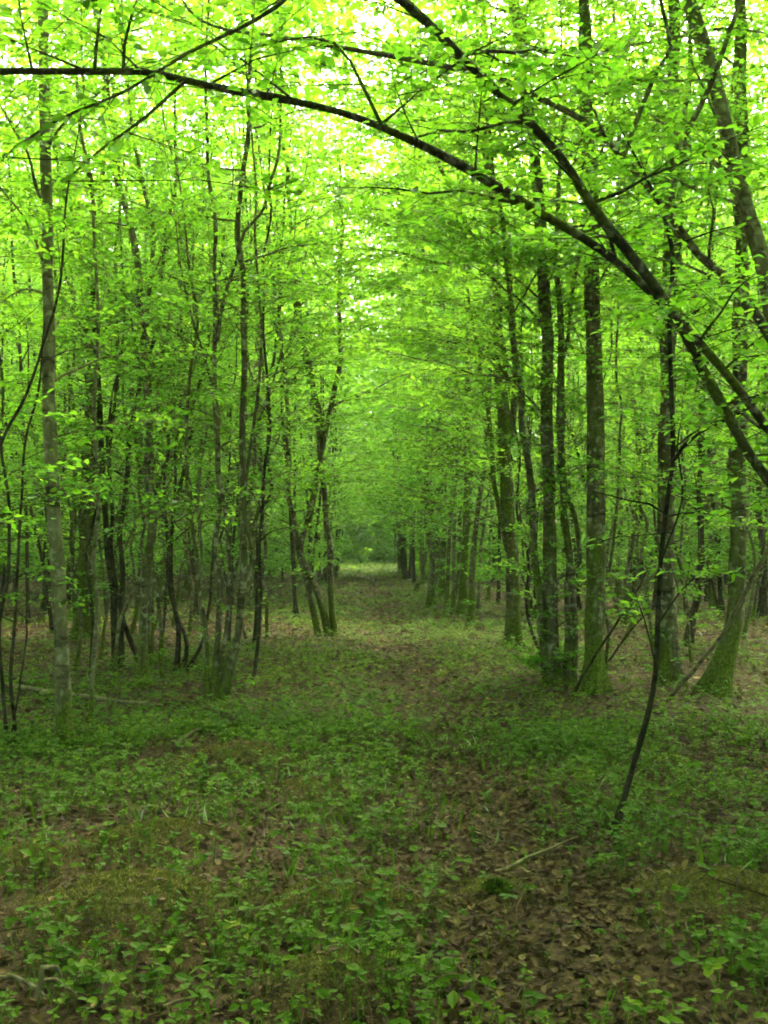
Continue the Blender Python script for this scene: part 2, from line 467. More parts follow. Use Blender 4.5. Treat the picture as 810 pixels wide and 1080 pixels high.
for n, d0, d1, near, sc_ in ((24000, 2.4, 9.0, True, 0.86), (34000, 9.0, 18, False, 1.0), (26000, 18, 34, False, 1.6), (16000, 34, 68, False, 2.4)):
    x, y = place_field(n, d0, d1, 1.75, 0.42, 0.9)
    # plants come in loose tufts
    x = x + 0.05 * rng.normal(0, 1, n); y = y + 0.05 * rng.normal(0, 1, n)
    k = rng.random(n) < cover_prob(x, y)
    x, y = x[k], y[k]; n = len(x)
    kind = np.clip(fbm(x * 1.6 + 31, y * 1.6, 120) + rng.normal(0, 0.16, n), 0, 1)      # species keep to their own patches
    vig = 0.75 + 0.7 * fbm(x * 1.1, y * 1.1 + 50, 130)
    tn = np.clip(0.30 + 0.5 * (fbm(x * 0.9, y * 0.9, 100) - 0.35) + rng.normal(0, 0.13, n) + 0.30 * np.clip((y - 6) / 6, 0, 1), 0, 0.92)
    tn[rng.random(n) < 0.012] = 1.0
    a = kind < 0.5
    rosettes(x[a], y[a], rng.uniform(0.02, 0.13, a.sum()) * vig[a], rng.uniform(0.022, 0.046, a.sum()) * sc_ * vig[a], 3, near, tn[a])
    b = (kind >= 0.5) & (kind < 0.66)
    rosettes(x[b], y[b], rng.uniform(0.02, 0.10, b.sum()), rng.uniform(0.018, 0.034, b.sum()) * sc_, 5, near, tn[b])
    rosettes(x[b] + 0.012, y[b], rng.uniform(0.06, 0.15, b.sum()), rng.uniform(0.012, 0.024, b.sum()) * sc_, 4, near, tn[b] + 0.1)
    c = kind >= 0.66
    rosettes(x[c], y[c], rng.uniform(0.04, 0.19, c.sum()), rng.uniform(0.030, 0.066, c.sum()) * sc_, 4, near, tn[c] * 0.8)
n = 7000                                     # the open grassy end of the path
y = rng.uniform(44, 92, n); x = pathx(y) + rng.normal(0, 2.6, n)
rosettes(x, y, rng.uniform(0.06, 0.25, n), rng.uniform(0.07, 0.14, n), 4, False, rng.uniform(0.45, 0.85, n))
for n, d0, d1, w_ in ((3200, 2.4, 9, 0.06), (6000, 9, 22, 0.06)):      # wisps of grass in patches
    x, y = place_field(n, d0, d1, 1.75, 0.42, 0.9)
    k = fbm(x * 0.9 + 70, y * 0.9, 140) > 0.52
    x, y = x[k], y[k]; n = len(x)
    ax = nrm(np.stack([rng.normal(0, 0.5, n), rng.normal(0, 0.5, n), np.ones(n)], 1))
    v, f = leaves_geo(np.stack([x, y, gz(x, y)], 1), ax, nrm(rng.normal(0, 1, (n, 3))), rng.uniform(0.04, 0.12, n), True, w_)
    cov.add(v, f, 0, np.repeat(rng.uniform(0.3, 0.85, n), 6))
hx_ = []
for a, b, r, h in HUMP_W[:10]:
    c = int(16000 * r * r / 0.1); hx_.append(np.stack([a + rng.normal(0, r * 0.62, c), b + rng.normal(0, r * 0.56, c)], 1))
hx_ = np.concatenate(hx_); n = len(hx_)
ax = nrm(np.stack([rng.normal(0, 1.1, n), rng.normal(0, 1.1, n), np.ones(n)], 1))
v, f = leaves_geo(np.stack([hx_[:, 0], hx_[:, 1], gz(hx_[:, 0], hx_[:, 1]) - 0.002], 1), ax, nrm(rng.normal(0, 1, (n, 3))), rng.uniform(0.006, 0.017, n), False, 0.35)
cov.add(v, f, 1, 0.5)
tag(link("ground_cover", cov.mesh("ground_cover", [COVER, MOSSY], False)), "low green woodland plants carpeting the floor beside the path", "ground cover", kind="stuff")


# ------------------------------------------------------------------ foliage on branches
WS = 0.84      # the sighted widths include a little blur


class Crown:
    def __init__(s, leaf, near, rs):
        s.P = []; s.A = []; s.M = []; s.S = []; s.T = []; s.twigs = []; s.leaf = leaf; s.near = near; s.r = rs

    def spray(s, path, dens=1.0, base_tint=0.45, tw_len=0.6, start=0.18):
        """twigs set left and right of a branch in a flat spray, leaves set left and right of each twig"""
        r = s.r
        L = np.linalg.norm(np.diff(path, axis=0), axis=1).sum()
        sp = 0.10 if s.near else 0.15
        n = max(3, int(L / sp))
        q = np.sort(r.uniform(start, 1.0, n))
        i = q * (len(path) - 1); i0 = np.minimum(i.astype(int), len(path) - 2); fr = (i - i0)[:, None]
        p0 = path[i0] * (1 - fr) + path[i0 + 1] * fr
        d = nrm(path[i0 + 1] - path[i0])
        up = nrm(np.array([[0, 0, 1.0]]) + r.normal(0, 0.22, (n, 3)))
        sd = nrm(np.cross(d, up)) * np.where(np.arange(n) % 2 == 0, 1, -1)[:, None]
        a = r.uniform(0.6, 1.15, n)[:, None]
        td = nrm(d * np.cos(a) + sd * np.sin(a) + np.array([[0, 0, 1.0]]) * r.normal(0.02, 0.16, (n, 1)))
        tl = tw_len * np.minimum(1.0, L / 1.1) * r.uniform(0.45, 1.15, n) * (1.05 - 0.6 * q)
        tl = np.maximum(tl, 0.12)
        ls = s.leaf * (0.72 if s.near else 0.85) / max(dens, 0.05)
        m = max(2, int(tl.max() / ls))
        kk = (np.arange(m)[None, :] + r.uniform(0.1, 0.9, (n, m))) * ls
        ok = kk < tl[:, None]
        sag = np.array([0, 0, -1.0]) * (kk[..., None] ** 2) * 0.18
        pos = p0[:, None, :] + td[:, None, :] * kk[..., None] + sag
        lsd = nrm(np.cross(td, up))[:, None, :] * np.where(np.arange(m) % 2 == 0, 1, -1)[None, :, None]
        b = r.uniform(0.5, 1.1, (n, m))[..., None]
        ax = td[:, None, :] * np.cos(b) + lsd * np.sin(b) + r.normal(0, 0.16, (n, m, 3)) + np.array([0, 0, -0.12])
        no = up[:, None, :] + r.normal(0, 0.50, (n, m, 3))
        pos = pos[ok]; ax = ax[ok]; no = no[ok]; c = len(pos)
        s.P.append(pos); s.A.append(ax); s.M.append(no)
        s.S.append(s.leaf * r.uniform(0.45, 1.3, c)); s.T.append(np.clip(base_tint + r.normal(0, 0.24, c), 0, 1))
        if s.near:
            for j in range(n):
                s.twigs.append((p0[j], p0[j] + td[j] * tl[j] + np.array([0, 0, -0.18 * tl[j] ** 2]), 0.0022))
        # leaves at the branch end itself
        c = int(14 * dens)
        j = r.integers(max(1, len(path) * 2 // 3), len(path), c)
        s.P.append(path[j] + r.normal(0, 0.02, (c, 3))); s.A.append(nrm(r.normal(0, 1, (c, 3)) * np.array([1, 1, 0.3])))
        s.M.append(np.array([[0, 0, 1.0]]) + r.normal(0, 0.3, (c, 3))); s.S.append(s.leaf * r.uniform(0.6, 1.1, c)); s.T.append(np.clip(base_tint + r.normal(0, 0.24, c), 0, 1))

    def mesh(s, name, bark):
        mb = MB()
        if s.P:
            P = np.concatenate(s.P); A = np.concatenate(s.A); M = np.concatenate(s.M); S = np.concatenate(s.S); T = np.concatenate(s.T)
            v, f = leaves_geo(P, A, nrm(M), S, s.near, 0.56, s.r)
            mb.add(v, f, 0, np.repeat(T, 6 if s.near else 4))
        if s.twigs:
            a = np.array([t[0] for t in s.twigs]); b = np.array([t[1] for t in s.twigs]); w = np.array([t[2] for t in s.twigs])[:, None]
            d = nrm(b - a); sx = nrm(np.cross(d, np.array([[0.3, 0.2, 1.0]]))); sy = np.cross(d, sx)
            k = len(a); c = [(1, 0), (-0.5, 0.87), (-0.5, -0.87)]
            lo = [a + w * (x * sx + y * sy) for x, y in c]; hi = [b + w * 0.4 * (x * sx + y * sy) for x, y in c]
            v = np.stack(lo + hi, 1).reshape(-1, 3); q = np.arange(k)[:, None] * 6
            f = np.concatenate([q + np.array([[0, 1, 4, 3]]), q + np.array([[1, 2, 5, 4]]), q + np.array([[2, 0, 3, 5]])])
            mb.add(v, f, 1, 0.5)
        return mb.mesh(name, [LEAF, bark])


def branch_path(p0, az, el, L, rs, flat=0.12, step=0.13, wig=0.10):
    n = max(5, int(L / step)); P = [np.array(p0, float)]; st = L / n
    a = az
    for i in range(n):
        t = i / n
        e = el * (1 - t) ** 1.5 + flat * (1 - (1 - t) ** 1.5) + rs.normal(0, wig)
        a = a + rs.normal(0, wig * 0.9)
        P.append(P[-1] + st * np.array([math.cos(a) * math.cos(e), math.sin(a) * math.cos(e), math.sin(e)]))
    return np.array(P)


def stem_from_px(pts, d0, d1=None, ext=0.0, step=0.16, rs=rng, wig=0.0, w0=10, w1=6):
    """sighted stem -> (path, radii). The foot is sunk into the ground; ext metres are added above the last sighting"""
    d1 = d0 if d1 is None else d1
    ds = np.linspace(d0, d1, len(pts))
    P = [at(x, y, d) for (x, y), d in zip(pts, ds)]
    if ext > 0:
        dr = nrm(P[-1] - P[-2]); dr = nrm(dr + np.array([0, 0, 0.4]))
        P.append(P[-1] + dr * ext * 0.5 + rs.normal(0, 0.15, 3)); P.append(P[-1] + nrm(dr + np.array([0, 0, 0.3])) * ext * 0.5 + rs.normal(0, 0.15, 3))
    path = spline(P, step)
    n = len(path); s = np.linspace(0, 1, n)
    if wig > 0:
        path = path + wig * np.stack([vnoise(s * n * 0.22 + 9, s * 0 + rs.random() * 50, 1) - 0.5, vnoise(s * n * 0.22, s * 0 + rs.random() * 50, 2) - 0.5, s * 0], 1) * np.minimum(1, s * 8)[:, None]
    sl = len(pts) - 1
    tpx = np.linspace(0, 1, n)
    frac = 1.0 if ext <= 0 else max(0.2, 1 - ext / max(np.linalg.norm(np.diff(path, axis=0), axis=1).sum(), 0.1))
    r0 = w0 * d0 / F / 2; r1 = w1 * d1 / F / 2
    rad = np.where(tpx < frac, r0 + (r1 - r0) * tpx / frac, r1 * (1 - 0.85 * (tpx - frac) / max(1 - frac, 1e-6)))
    return path, rad


def flare(path, rad, amt, h=0.16):
    z = path[:, 2] - path[0, 2]
    return rad * (1 + amt * np.exp(-np.maximum(z, 0) / h))


def make_tree(name, label, stems, cat="tree", d=None, bark="grey", group=None, limbs=(), zmin=1.6, every=0.34, blen=1.7,
              leaf=0.058, near=None, dens=1.0, bare=0.0, flare_amt=0.7, nbranch=6, tint=0.45, seed=0, shoots=0, side=None, up=0.75,
              limb_leaf=1.0, stem_parts="trunk", ztop=13.0, wig=0.07, sub=1.0, whips=0, knots=0.07):
    """stems: (points, width at foot, width at last point[, far distance of last point[, extension]])"""
    rs = np.random.default_rng(1000 + seed)
    if d is None: d = gdist(stems[0][0][0][1])
    if near is None: near = d < 14
    base = at(stems[0][0][0][0], stems[0][0][0][1], d)
    base[2] = float(gz(base[0], base[1]))
    root = bpy.data.objects.new(name, None); COL.objects.link(root); root.location = base
    root.empty_display_size = 0.2
    tag(root, label, cat, group)
    crown = Crown(leaf, near, rs)
    tint = float(np.clip(tint + rs.normal(0, 0.10), 0.15, 0.75))
    bk = BARKS[bark]
    cands = []
    for si, st in enumerate(stems):
        pts, w0, w1 = st[0], st[1], st[2]
        d1 = st[3] if len(st) > 3 and st[3] else d
        ext = st[4] if len(st) > 4 else 3.0
        path, rad = stem_from_px(pts, d, d1, ext, (0.10 if near else 0.3), rs, wig, w0 * WS, w1 * WS)
        dz = gz(path[0, 0], path[0, 1]) - path[0, 2]
        if abs(dz) < 0.5 and si >= 0 and (path[0, 2] < 0.45):
            path[:, 2] += dz * np.exp(-np.maximum(path[:, 2] - path[0, 2], 0) / 0.8)
            path = np.vstack([path[0] + np.array([0, 0, -0.12]), path]); rad = np.concatenate([rad[:1], rad])
            roots = 1.5 * flare_amt * np.exp(-np.maximum(path[:, 2] - path[1, 2], 0) / (0.10 + 0.9 * rad[0]))
        else:
            roots = None
        sides = 16 if (near and rad[0] > 0.05) else 8
        v, f = tube(path, rad, sides, 0.10 + 0.1 * (rad[0] > 0.06), seed * 3 + si, roots, knots)
        mb = MB(); mb.add(v - base, f)
        link(stem_parts, mb.mesh(stem_parts, [bk]), root)
        # branches
        seg = np.linalg.norm(np.diff(path, axis=0), axis=1); S = np.concatenate([[0], np.cumsum(seg)])
        tint_t = None
        s = 0.3
        while s < S[-1]:
            i = int(np.searchsorted(S, s)); i = min(max(i, 1), len(path) - 1)
            p = path[i]; z = p[2]
            if z > ztop: break
            hfac = np.clip((z - zmin * 0.55) / (zmin * 0.6 + 0.01), 0, 1)
            if z > zmin * 0.6 and rs.random() < 0.25 + 0.75 * hfac:
                az = rs.uniform(0, 2 * np.pi)
                if side is not None and rs.random() < 0.45: az = side + rs.normal(0, 0.6)
                L = blen * rs.uniform(0.45, 1.2) * (1 - 0.45 * s / S[-1]) * (1.15 if (near and z > 3.6 and (seed >= 20 or seed == 1)) else 1.0)
                lean = path[min(i + 1, len(path) - 1)] - path[i - 1]
                el = rs.uniform(0.25, 1.0) * up
                bp_ = branch_path(p, az, el, L, rs, flat=rs.uniform(0.0, 0.22))
                r0 = min(rad[i] * 0.5, 0.004 + 0.0065 * L)
                leafy = rs.random() > bare * (1.2 - hfac)
                cands.append((bp_, r0, leafy, z))
            s += every * rs.uniform(0.5, 1.5) * (0.6 if (near and z > 3.6 and (seed >= 20 or seed == 1)) else 1.0)
        for k in range(whips if si == 0 else whips // 2):
            zz = path[:, 2]; ok = np.where((zz > 0.35) & (zz < 4.2))[0]
            if len(ok) == 0: break
            i = int(rs.choice(ok)); bp_ = branch_path(path[i], rs.uniform(0, 2 * np.pi), rs.uniform(0.3, 1.1), rs.uniform(0.6, 1.9), rs, rs.uniform(0.3, 1.2), 0.11, 0.15)
            rr = min(rad[i] * 0.45, rs.uniform(0.004, 0.008))
            for q in range(len(bp_) - 1): crown.twigs.append((bp_[q], bp_[q + 1], rr * (1 - 0.75 * q / len(bp_))))
            for q in range(3):
                j = rs.integers(2, len(bp_)); b2 = branch_path(bp_[j], rs.uniform(0, 6.28), rs.uniform(0.2, 1.0), rs.uniform(0.2, 0.6), rs, 0.4, 0.12, 0.15)
                crown.twigs.append((b2[0], b2[-1], rr * 0.4))
            if rs.random() < 0.5: crown.spray(bp_, 0.45, tint, 0.25, 0.55)
        for k in range(shoots if si == 0 else shoots // 2):
            i = rs.integers(2, max(3, int(len(path) * 0.55))); az = rs.uniform(0, 2 * np.pi)
            bp_ = branch_path(path[i] + rad[i] * 0.8 * np.array([math.cos(az), math.sin(az), 0]), az, 0.6, rs.uniform(0.15, 0.5), rs, 0.2, 0.06)
            crown.spray(bp_, 0.8, 0.35, 0.2, 0.3); crown.twigs.append((bp_[0], bp_[-1], 0.003))
    cands.sort(key=lambda c: -c[1])
    rest = []
    for k, (bp_, r0, leafy, z) in enumerate(cands):
        if leafy:
            dd = dens * (0.7 if z < zmin * 1.1 else 1.0)
            crown.spray(bp_, dd, tint)
            Lb = 0.13 * len(bp_)
            for q in range(int(Lb / 0.30 * sub)):
                i = int(rs.uniform(0.2, 0.95) * (len(bp_) - 1)); dv = bp_[i + 1] - bp_[i]
                a2 = math.atan2(dv[1], dv[0]) + rs.choice([-1, 1]) * rs.uniform(0.5, 1.1)
                b2 = branch_path(bp_[i], a2, rs.normal(0.1, 0.15), Lb * rs.uniform(0.3, 0.6), rs, rs.normal(0.0, 0.08))
                crown.spray(b2, dd, tint, 0.5)
                h2 = len(b2) // 2
                crown.twigs.append((b2[0], b2[h2], r0 * 0.4)); crown.twigs.append((b2[h2], b2[-1], r0 * 0.25))
        if k < nbranch:
            rr = r0 * (1 - 0.8 * np.linspace(0, 1, len(bp_)))
            v, f = tube(bp_, rr, 6 if near else 4)
            mb = MB(); mb.add(v - base, f); link("branch", mb.mesh("branch", [bk]), root)
        else:
            st = 2 if near else 3
            ii = list(range(0, len(bp_), st)); ii = ii if ii[-1] == len(bp_) - 1 else ii + [len(bp_) - 1]
            for a_, b_ in zip(ii[:-1], ii[1:]):
                crown.twigs.append((bp_[a_], bp_[b_], r0 * (1 - 0.8 * a_ / len(bp_))))
    for lm in limbs:          # sighted limbs: (points, width0, width1, d0, d1, leaf density)
        P, rad = stem_from_px(lm[0], lm[3], lm[4], 0, 0.1, rs, 0.03, lm[1], lm[2])
        v, f = tube(P, rad, 7, 0.1, seed)
        mb = MB(); mb.add(v - base, f); link("branch", mb.mesh("branch", [bk]), root)
        if lm[5] > 0:
            crown.spray(P, lm[5], tint, 0.5, 0.25)
            for q in range(int(len(P) * 0.1 / 0.35)):
                i = rs.integers(1, len(P)); bp_ = branch_path(P[i], rs.uniform(0, 6.28), rs.uniform(-0.2, 0.6), rs.uniform(0.4, 1.0), rs, 0.0)
                crown.spray(bp_, lm[5], tint, 0.4); crown.twigs.append((bp_[0], bp_[len(bp_) // 2], 0.004)); crown.twigs.append((bp_[len(bp_) // 2], bp_[-1], 0.003))
    if crown.P or crown.twigs:
        me = crown.mesh("crown", bk)
        me.transform(__import__("mathutils").Matrix.Translation(-Vector(base)))
        link("crown", me, root)
    return root


PI = math.pi
HAZE = 0.0008
# ------------------------------------------------------------------ trees left of the path
make_tree("hornbeam_tree", "smooth pale-barked trunk standing alone in front of the left thicket",
          [([(68, 787), (65, 690), (57, 560), (51, 430), (51, 330), (49, 220), (46, 100), (45, 0)], 19, 12, 8.6, 4)], bark="pale", seed=1,
          zmin=2.6, nbranch=8, flare_amt=0.5, shoots=0, wig=0.02, every=0.42, blen=1.5)
make_tree("coppice_shoot", "thin bare brown shoots rising beside the fallen stick, left of the lone pale trunk",
          [([(8, 786), (4, 690), (6, 600), (2, 470), (-6, 330)], 5, 3, None, 1.5), ([(16, 786), (13, 690), (18, 610), (24, 520), (36, 420), (44, 360)], 5, 2.5, None, 1.0),
           ([(12, 786), (22, 720), (27, 650)], 3, 2, None, 0.6)], cat="sapling", bark="dark", seed=2, whips=4, zmin=1.0, nbranch=4, flare_amt=0.2, bare=0.75, blen=0.8, stem_parts="stem")
make_tree("leaning_sapling", "thin dark stem leaning in over the left edge towards the lone pale trunk",
          [([(-95, 850), (-60, 620), (0, 469), (26, 417), (44, 363), (62, 300)], 7, 3, None, 1.2)], cat="sapling", bark="dark", seed=3, zmin=1.6, nbranch=4, bare=0.3, blen=1.1, flare_amt=0.3, stem_parts="stem")
make_tree("hornbeam_tree", "dark mossy double trunk wrapped in shoots behind the lone pale trunk",
          [([(86, 678), (88, 604), (90, 500), (97, 378), (89, 294), (83, 244), (65, 189), (55, 120)], 19, 8), ([(92, 678), (97, 590), (101, 440), (98, 330), (101, 294), (104, 233), (109, 155), (112, 80)], 12, 6),
           ([(80, 676), (76, 590), (80, 480), (72, 380), (60, 300)], 6, 4)], bark="moss", seed=4, whips=16, shoots=46, zmin=2.0, nbranch=8, bare=0.2, near=True, leaf=0.064)
make_tree("slender_tree", "slim grey-green stem in front of the mossy double trunk, just behind the lone pale trunk",
          [([(96, 765), (97, 681), (100, 630), (101, 552), (99, 440), (104, 340), (98, 240)], 6.5, 4)], bark="pale", seed=5, whips=8, zmin=1.8, nbranch=6, bare=0.45, flare_amt=0.4, blen=1.2)
make_tree("hornbeam_tree", "dark upright stem beside a pale bent one, right of the mossy double trunk",
          [([(122, 704), (120, 630), (114, 565), (109, 500), (103, 420), (98, 330), (100, 230)], 9, 5), ([(150, 690), (135, 661), (124, 622), (118, 560), (116, 470), (124, 380), (122, 300)], 6, 3.5),
           ([(128, 700), (128, 650), (131, 600), (127, 560), (131, 521), (144, 417), (164, 345), (168, 317), (172, 256), (181, 205), (184, 160)], 7, 4)], bark="dark", seed=6, whips=14, zmin=2.2, nbranch=8, bare=0.55, blen=1.5)
make_tree("hornbeam_tree", "dark tree forking high into two black stems, left of the many-stemmed clump",
          [([(153, 722), (150, 675), (153, 620), (159, 548), (155, 452), (152, 360), (145, 285), (132, 215), (120, 155), (114, 90)], 12, 6), ([(155, 420), (154, 340), (158, 290), (160, 245), (153, 195), (141, 140), (135, 80)], 6, 3.5)],
          bark="grey", seed=7, whips=14, zmin=2.2, nbranch=9, bare=0.5, shoots=6, blen=1.6)
make_tree("old_hornbeam", "stout straight dark trunk deep in the left wood, thickest trunk on that side",
          [([(172, 637), (173, 560), (174, 460), (175, 330), (172, 200)], 18, 13)], bark="grey", seed=8, zmin=3.2, nbranch=6, leaf=0.10, dens=0.8)
make_tree("pale_trunk_tree", "pale silvery trunk with a yellow-green mossy foot just left of the stout dark trunk",
          [([(148, 621), (150, 560), (157, 430), (160, 330), (163, 230)], 9, 7)], bark="pale", seed=9, zmin=3.2, nbranch=5, leaf=0.11, dens=0.8)
make_tree("coppiced_hornbeam", "clump of many thin crooked stems fanning from one stool at the path's left edge",
          [([(234, 738), (240, 705), (252, 661), (254, 574), (254, 450), (255, 330), (254, 240), (257, 180), (261, 125), (263, 60)], 10, 5),
           ([(224, 727), (229, 660), (229, 574), (229, 450), (227, 397), (227, 336), (226, 267), (224, 225), (222, 192), (216, 120)], 8.5, 4),
           ([(227, 728), (233, 690), (240, 640), (243, 590), (233, 520), (228, 440)], 6, 4), ([(229, 360), (236, 310), (252, 272), (258, 245), (276, 222), (286, 190), (294, 165), (296, 120)], 5, 3),
           ([(219, 728), (217, 656), (209, 604), (201, 552), (197, 500), (198, 430), (206, 350), (196, 260)], 6.5, 3),
           ([(238, 734), (250, 680), (255, 640), (266, 590), (258, 552), (258, 500), (272, 420), (276, 350), (272, 250)], 6, 3)],
          bark="grey", seed=10, whips=18, zmin=2.6, nbranch=12, bare=0.6, blen=1.6, every=0.40, shoots=6, dens=0.75)
make_tree("slender_tree", "wispy thin stem with whippy side shoots right of the many-stemmed clump",
          [([(267, 724), (272, 676), (276, 624), (274, 583), (279, 526), (282, 440), (275, 330), (281, 270), (284, 200)], 4.5, 2.5)], bark="dark", seed=11, whips=8, zmin=1.8, nbranch=6, bare=0.5, flare_amt=0.3, blen=1.2)
make_tree("coppiced_hornbeam", "low spreading clump of bowed stems between the forked tree and the many-stemmed clump",
          [([(186, 708), (188, 666), (180, 617), (182, 552), (194, 500), (205, 430), (222, 350), (232, 270)], 6.5, 3), ([(193, 706), (198, 676), (186, 640), (178, 604), (172, 540), (176, 470), (166, 400)], 5, 3),
           ([(196, 706), (208, 688), (216, 668), (219, 640), (226, 590), (240, 520)], 4.5, 2.5)], bark="dark", seed=12, whips=16, zmin=1.8, nbranch=8, bare=0.6, blen=1.4)
make_tree("hornbeam_tree", "leaning dark stems meeting in a V beside the path, one with a pale forked top",
          [([(353, 675), (350, 640), (346, 578), (338, 491), (329, 404), (318, 340), (308, 260), (303, 180)], 8, 4), ([(336, 675), (328, 640), (314, 578), (305, 504), (303, 439), (293, 352), (285, 270)], 8, 4),
           ([(347, 667), (338, 630), (325, 603), (318, 574), (333, 517), (342, 461), (350, 420), (357, 395), (359, 372), (356, 330), (360, 280)], 9, 5, None, 2.0), ([(342, 465), (335, 425), (326, 395), (320, 360), (310, 320)], 6, 3)],
          bark="grey", seed=13, whips=5, zmin=3.0, nbranch=10, bare=0.4, near=True, leaf=0.064, blen=2.0, side=0.0)
make_tree("slender_tree", "short dark bare stem behind the V of leaning stems",
          [([(312, 652), (311, 630), (307, 560), (300, 470), (296, 380)], 5.5, 3)], bark="dark", seed=14, zmin=2.0, nbranch=5, leaf=0.09)
make_tree("slender_tree", "thin straight dark stem in the gap between lone pale trunk and left edge",
          [([(30, 660), (28, 560), (24, 430), (15, 300), (12, 200)], 5, 3)], bark="dark", seed=15, whips=8, zmin=1.8, nbranch=6, bare=0.3, leaf=0.085)
make_tree("slender_tree", "sinuous dark stem leaning left behind the lone pale trunk, branching low",
          [([(56, 672), (50, 620), (46, 590), (34, 540), (18, 480), (4, 440)], 5.5, 3), ([(46, 590), (48, 540), (38, 480), (30, 420)], 4, 2.5)], bark="dark", seed=16, whips=8, zmin=1.6, nbranch=8, bare=0.4, leaf=0.085)

# ------------------------------------------------------------------ trees right of the path
make_tree("hornbeam_tree", "tall straight grey trunk with a bright green mossy foot, right of the shaggy clump",
          [([(626, 730), (628, 640), (629, 560), (628, 470), (626, 400), (625, 330), (622, 200), (617, 60), (614, -20)], 25, 14, None, 4)], bark="moss", seed=20, whips=6, zmin=3.0, nbranch=8, shoots=10, side=PI, wig=0.02)
make_tree("hornbeam_tree", "shaggy clump of grey trunks sprouting leaves, left of the tall mossy-footed trunk",
          [([(584, 724), (581, 660), (580, 600), (579, 528), (576, 440), (575, 340), (570, 250), (562, 150), (548, 40), (540, -40)], 17, 12, None, 4),
           ([(598, 724), (600, 650), (599, 600), (596, 540), (590, 440), (590, 330), (586, 240)], 10, 7), ([(579, 724), (571, 650), (566, 591), (556, 482), (545, 395), (538, 320), (530, 240)], 10, 6), ([(577, 722), (576, 690), (575, 658)], 9, 7, None, 0.0),
           ([(605, 722), (607, 660), (603, 610), (612, 588), (602, 539), (592, 495), (592, 395), (600, 362), (604, 320), (612, 250)], 7, 4)], bark="grey", seed=21, whips=12, shoots=60, zmin=2.6, nbranch=9, side=PI)
make_tree("crooked_sapling", "thin crooked dark shoot with a kinked stem left of the shaggy clump",
          [([(572, 716), (570, 690), (562, 664), (556, 634), (560, 590), (548, 540), (551, 480)], 4.5, 2.5, None, 1.2)], cat="sapling", bark="dark", seed=22, whips=4, zmin=0.8, nbranch=6, bare=0.4, blen=0.8, flare_amt=0.3, stem_parts="stem", up=1.1)
make_tree("hornbeam_tree", "dark trunk with a flaring mossy foot, alone between the path and the shaggy clump",
          [([(542, 684), (541, 640), (541, 609), (537, 548), (532, 482), (528, 374), (522, 280), (514, 180), (510, 80)], 18, 10, None, 4), ([(541, 600), (528, 545), (521, 500), (513, 430), (505, 380)], 7, 4),
           ([(538, 470), (545, 395), (536, 330), (522, 296), (505, 270), (492, 240), (478, 205), (460, 170)], 10, 5)], bark="moss", seed=23, whips=12, zmin=2.6, nbranch=10, near=True, leaf=0.064, side=PI, blen=2.3, shoots=10)
make_tree("slender_tree", "straight thin trunk between the lone flaring trunk and the shaggy clump",
          [([(559, 648), (558, 540), (557, 480), (546, 400), (540, 300), (533, 200)], 7, 5)], bark="grey", seed=24, zmin=3.0, nbranch=5, leaf=0.09)
make_tree("hornbeam_tree", "tall dark trunk clothed in sprouting leaves behind the crooked foreground sapling",
          [([(706, 724), (705, 660), (704, 591), (702, 460), (706, 330), (710, 200), (712, 60), (712, -30)], 22, 13, None, 4), ([(703, 480), (712, 360), (720, 250), (722, 140), (730, 40)], 9, 6)], bark="grey", seed=25, whips=8, shoots=46, zmin=2.8, nbranch=8, side=PI)
make_tree("hornbeam_tree", "dark trunk curving up from a broad mossy foot near the right edge",
          [([(756, 733), (763, 700), (771, 672), (777, 620), (780, 547), (780, 460), (779, 330), (782, 200), (781, 60), (779, -30)], 24, 13, None, 4)], bark="moss", seed=26, whips=8, zmin=2.6, nbranch=8, flare_amt=1.3, shoots=10, side=PI)
make_tree("slender_tree", "slim black knobbly stem between the leaf-clothed trunk and the curving mossy-footed trunk",
          [([(724, 684), (730, 655), (736, 624), (737, 576), (739, 480), (743, 395), (748, 300), (756, 200)], 9.5, 5)], bark="dark", seed=27, whips=10, shoots=26, zmin=2.2, nbranch=6, near=True, leaf=0.064)
make_tree("crooked_sapling", "crooked thin black sapling rising alone from the plants in the right foreground",
          [([(647, 886), (655, 856), (670, 802), (684, 752), (691, 712), (694, 650), (697, 591), (705, 520), (710, 482), (708, 410), (706, 343)], 8, 5.5, 6.6, 0.8)], cat="sapling", bark="black", seed=28,
          zmin=2.4, nbranch=4, bare=0.5, blen=0.9, flare_amt=0.7, stem_parts="stem", wig=0.0,
          limbs=[([(711, 485), (720, 472), (745, 452), (767, 443), (800, 425)], 4.5, 2, 6.1, 5.8, 0.5), ([(696, 595), (710, 560), (720, 520), (716, 470), (722, 440)], 3, 1.5, 6.0, 6.4, 0.5), ([(702, 545), (735, 540), (760, 545)], 2.5, 1.2, 6.0, 5.7, 1.2),
                 ([(693, 660), (715, 625), (745, 600), (770, 605)], 2.5, 1.2, 5.95, 5.8, 1.3), ([(691, 700), (680, 650), (664, 610)], 2.2, 1.2, 5.95, 6.0, 1.0)])
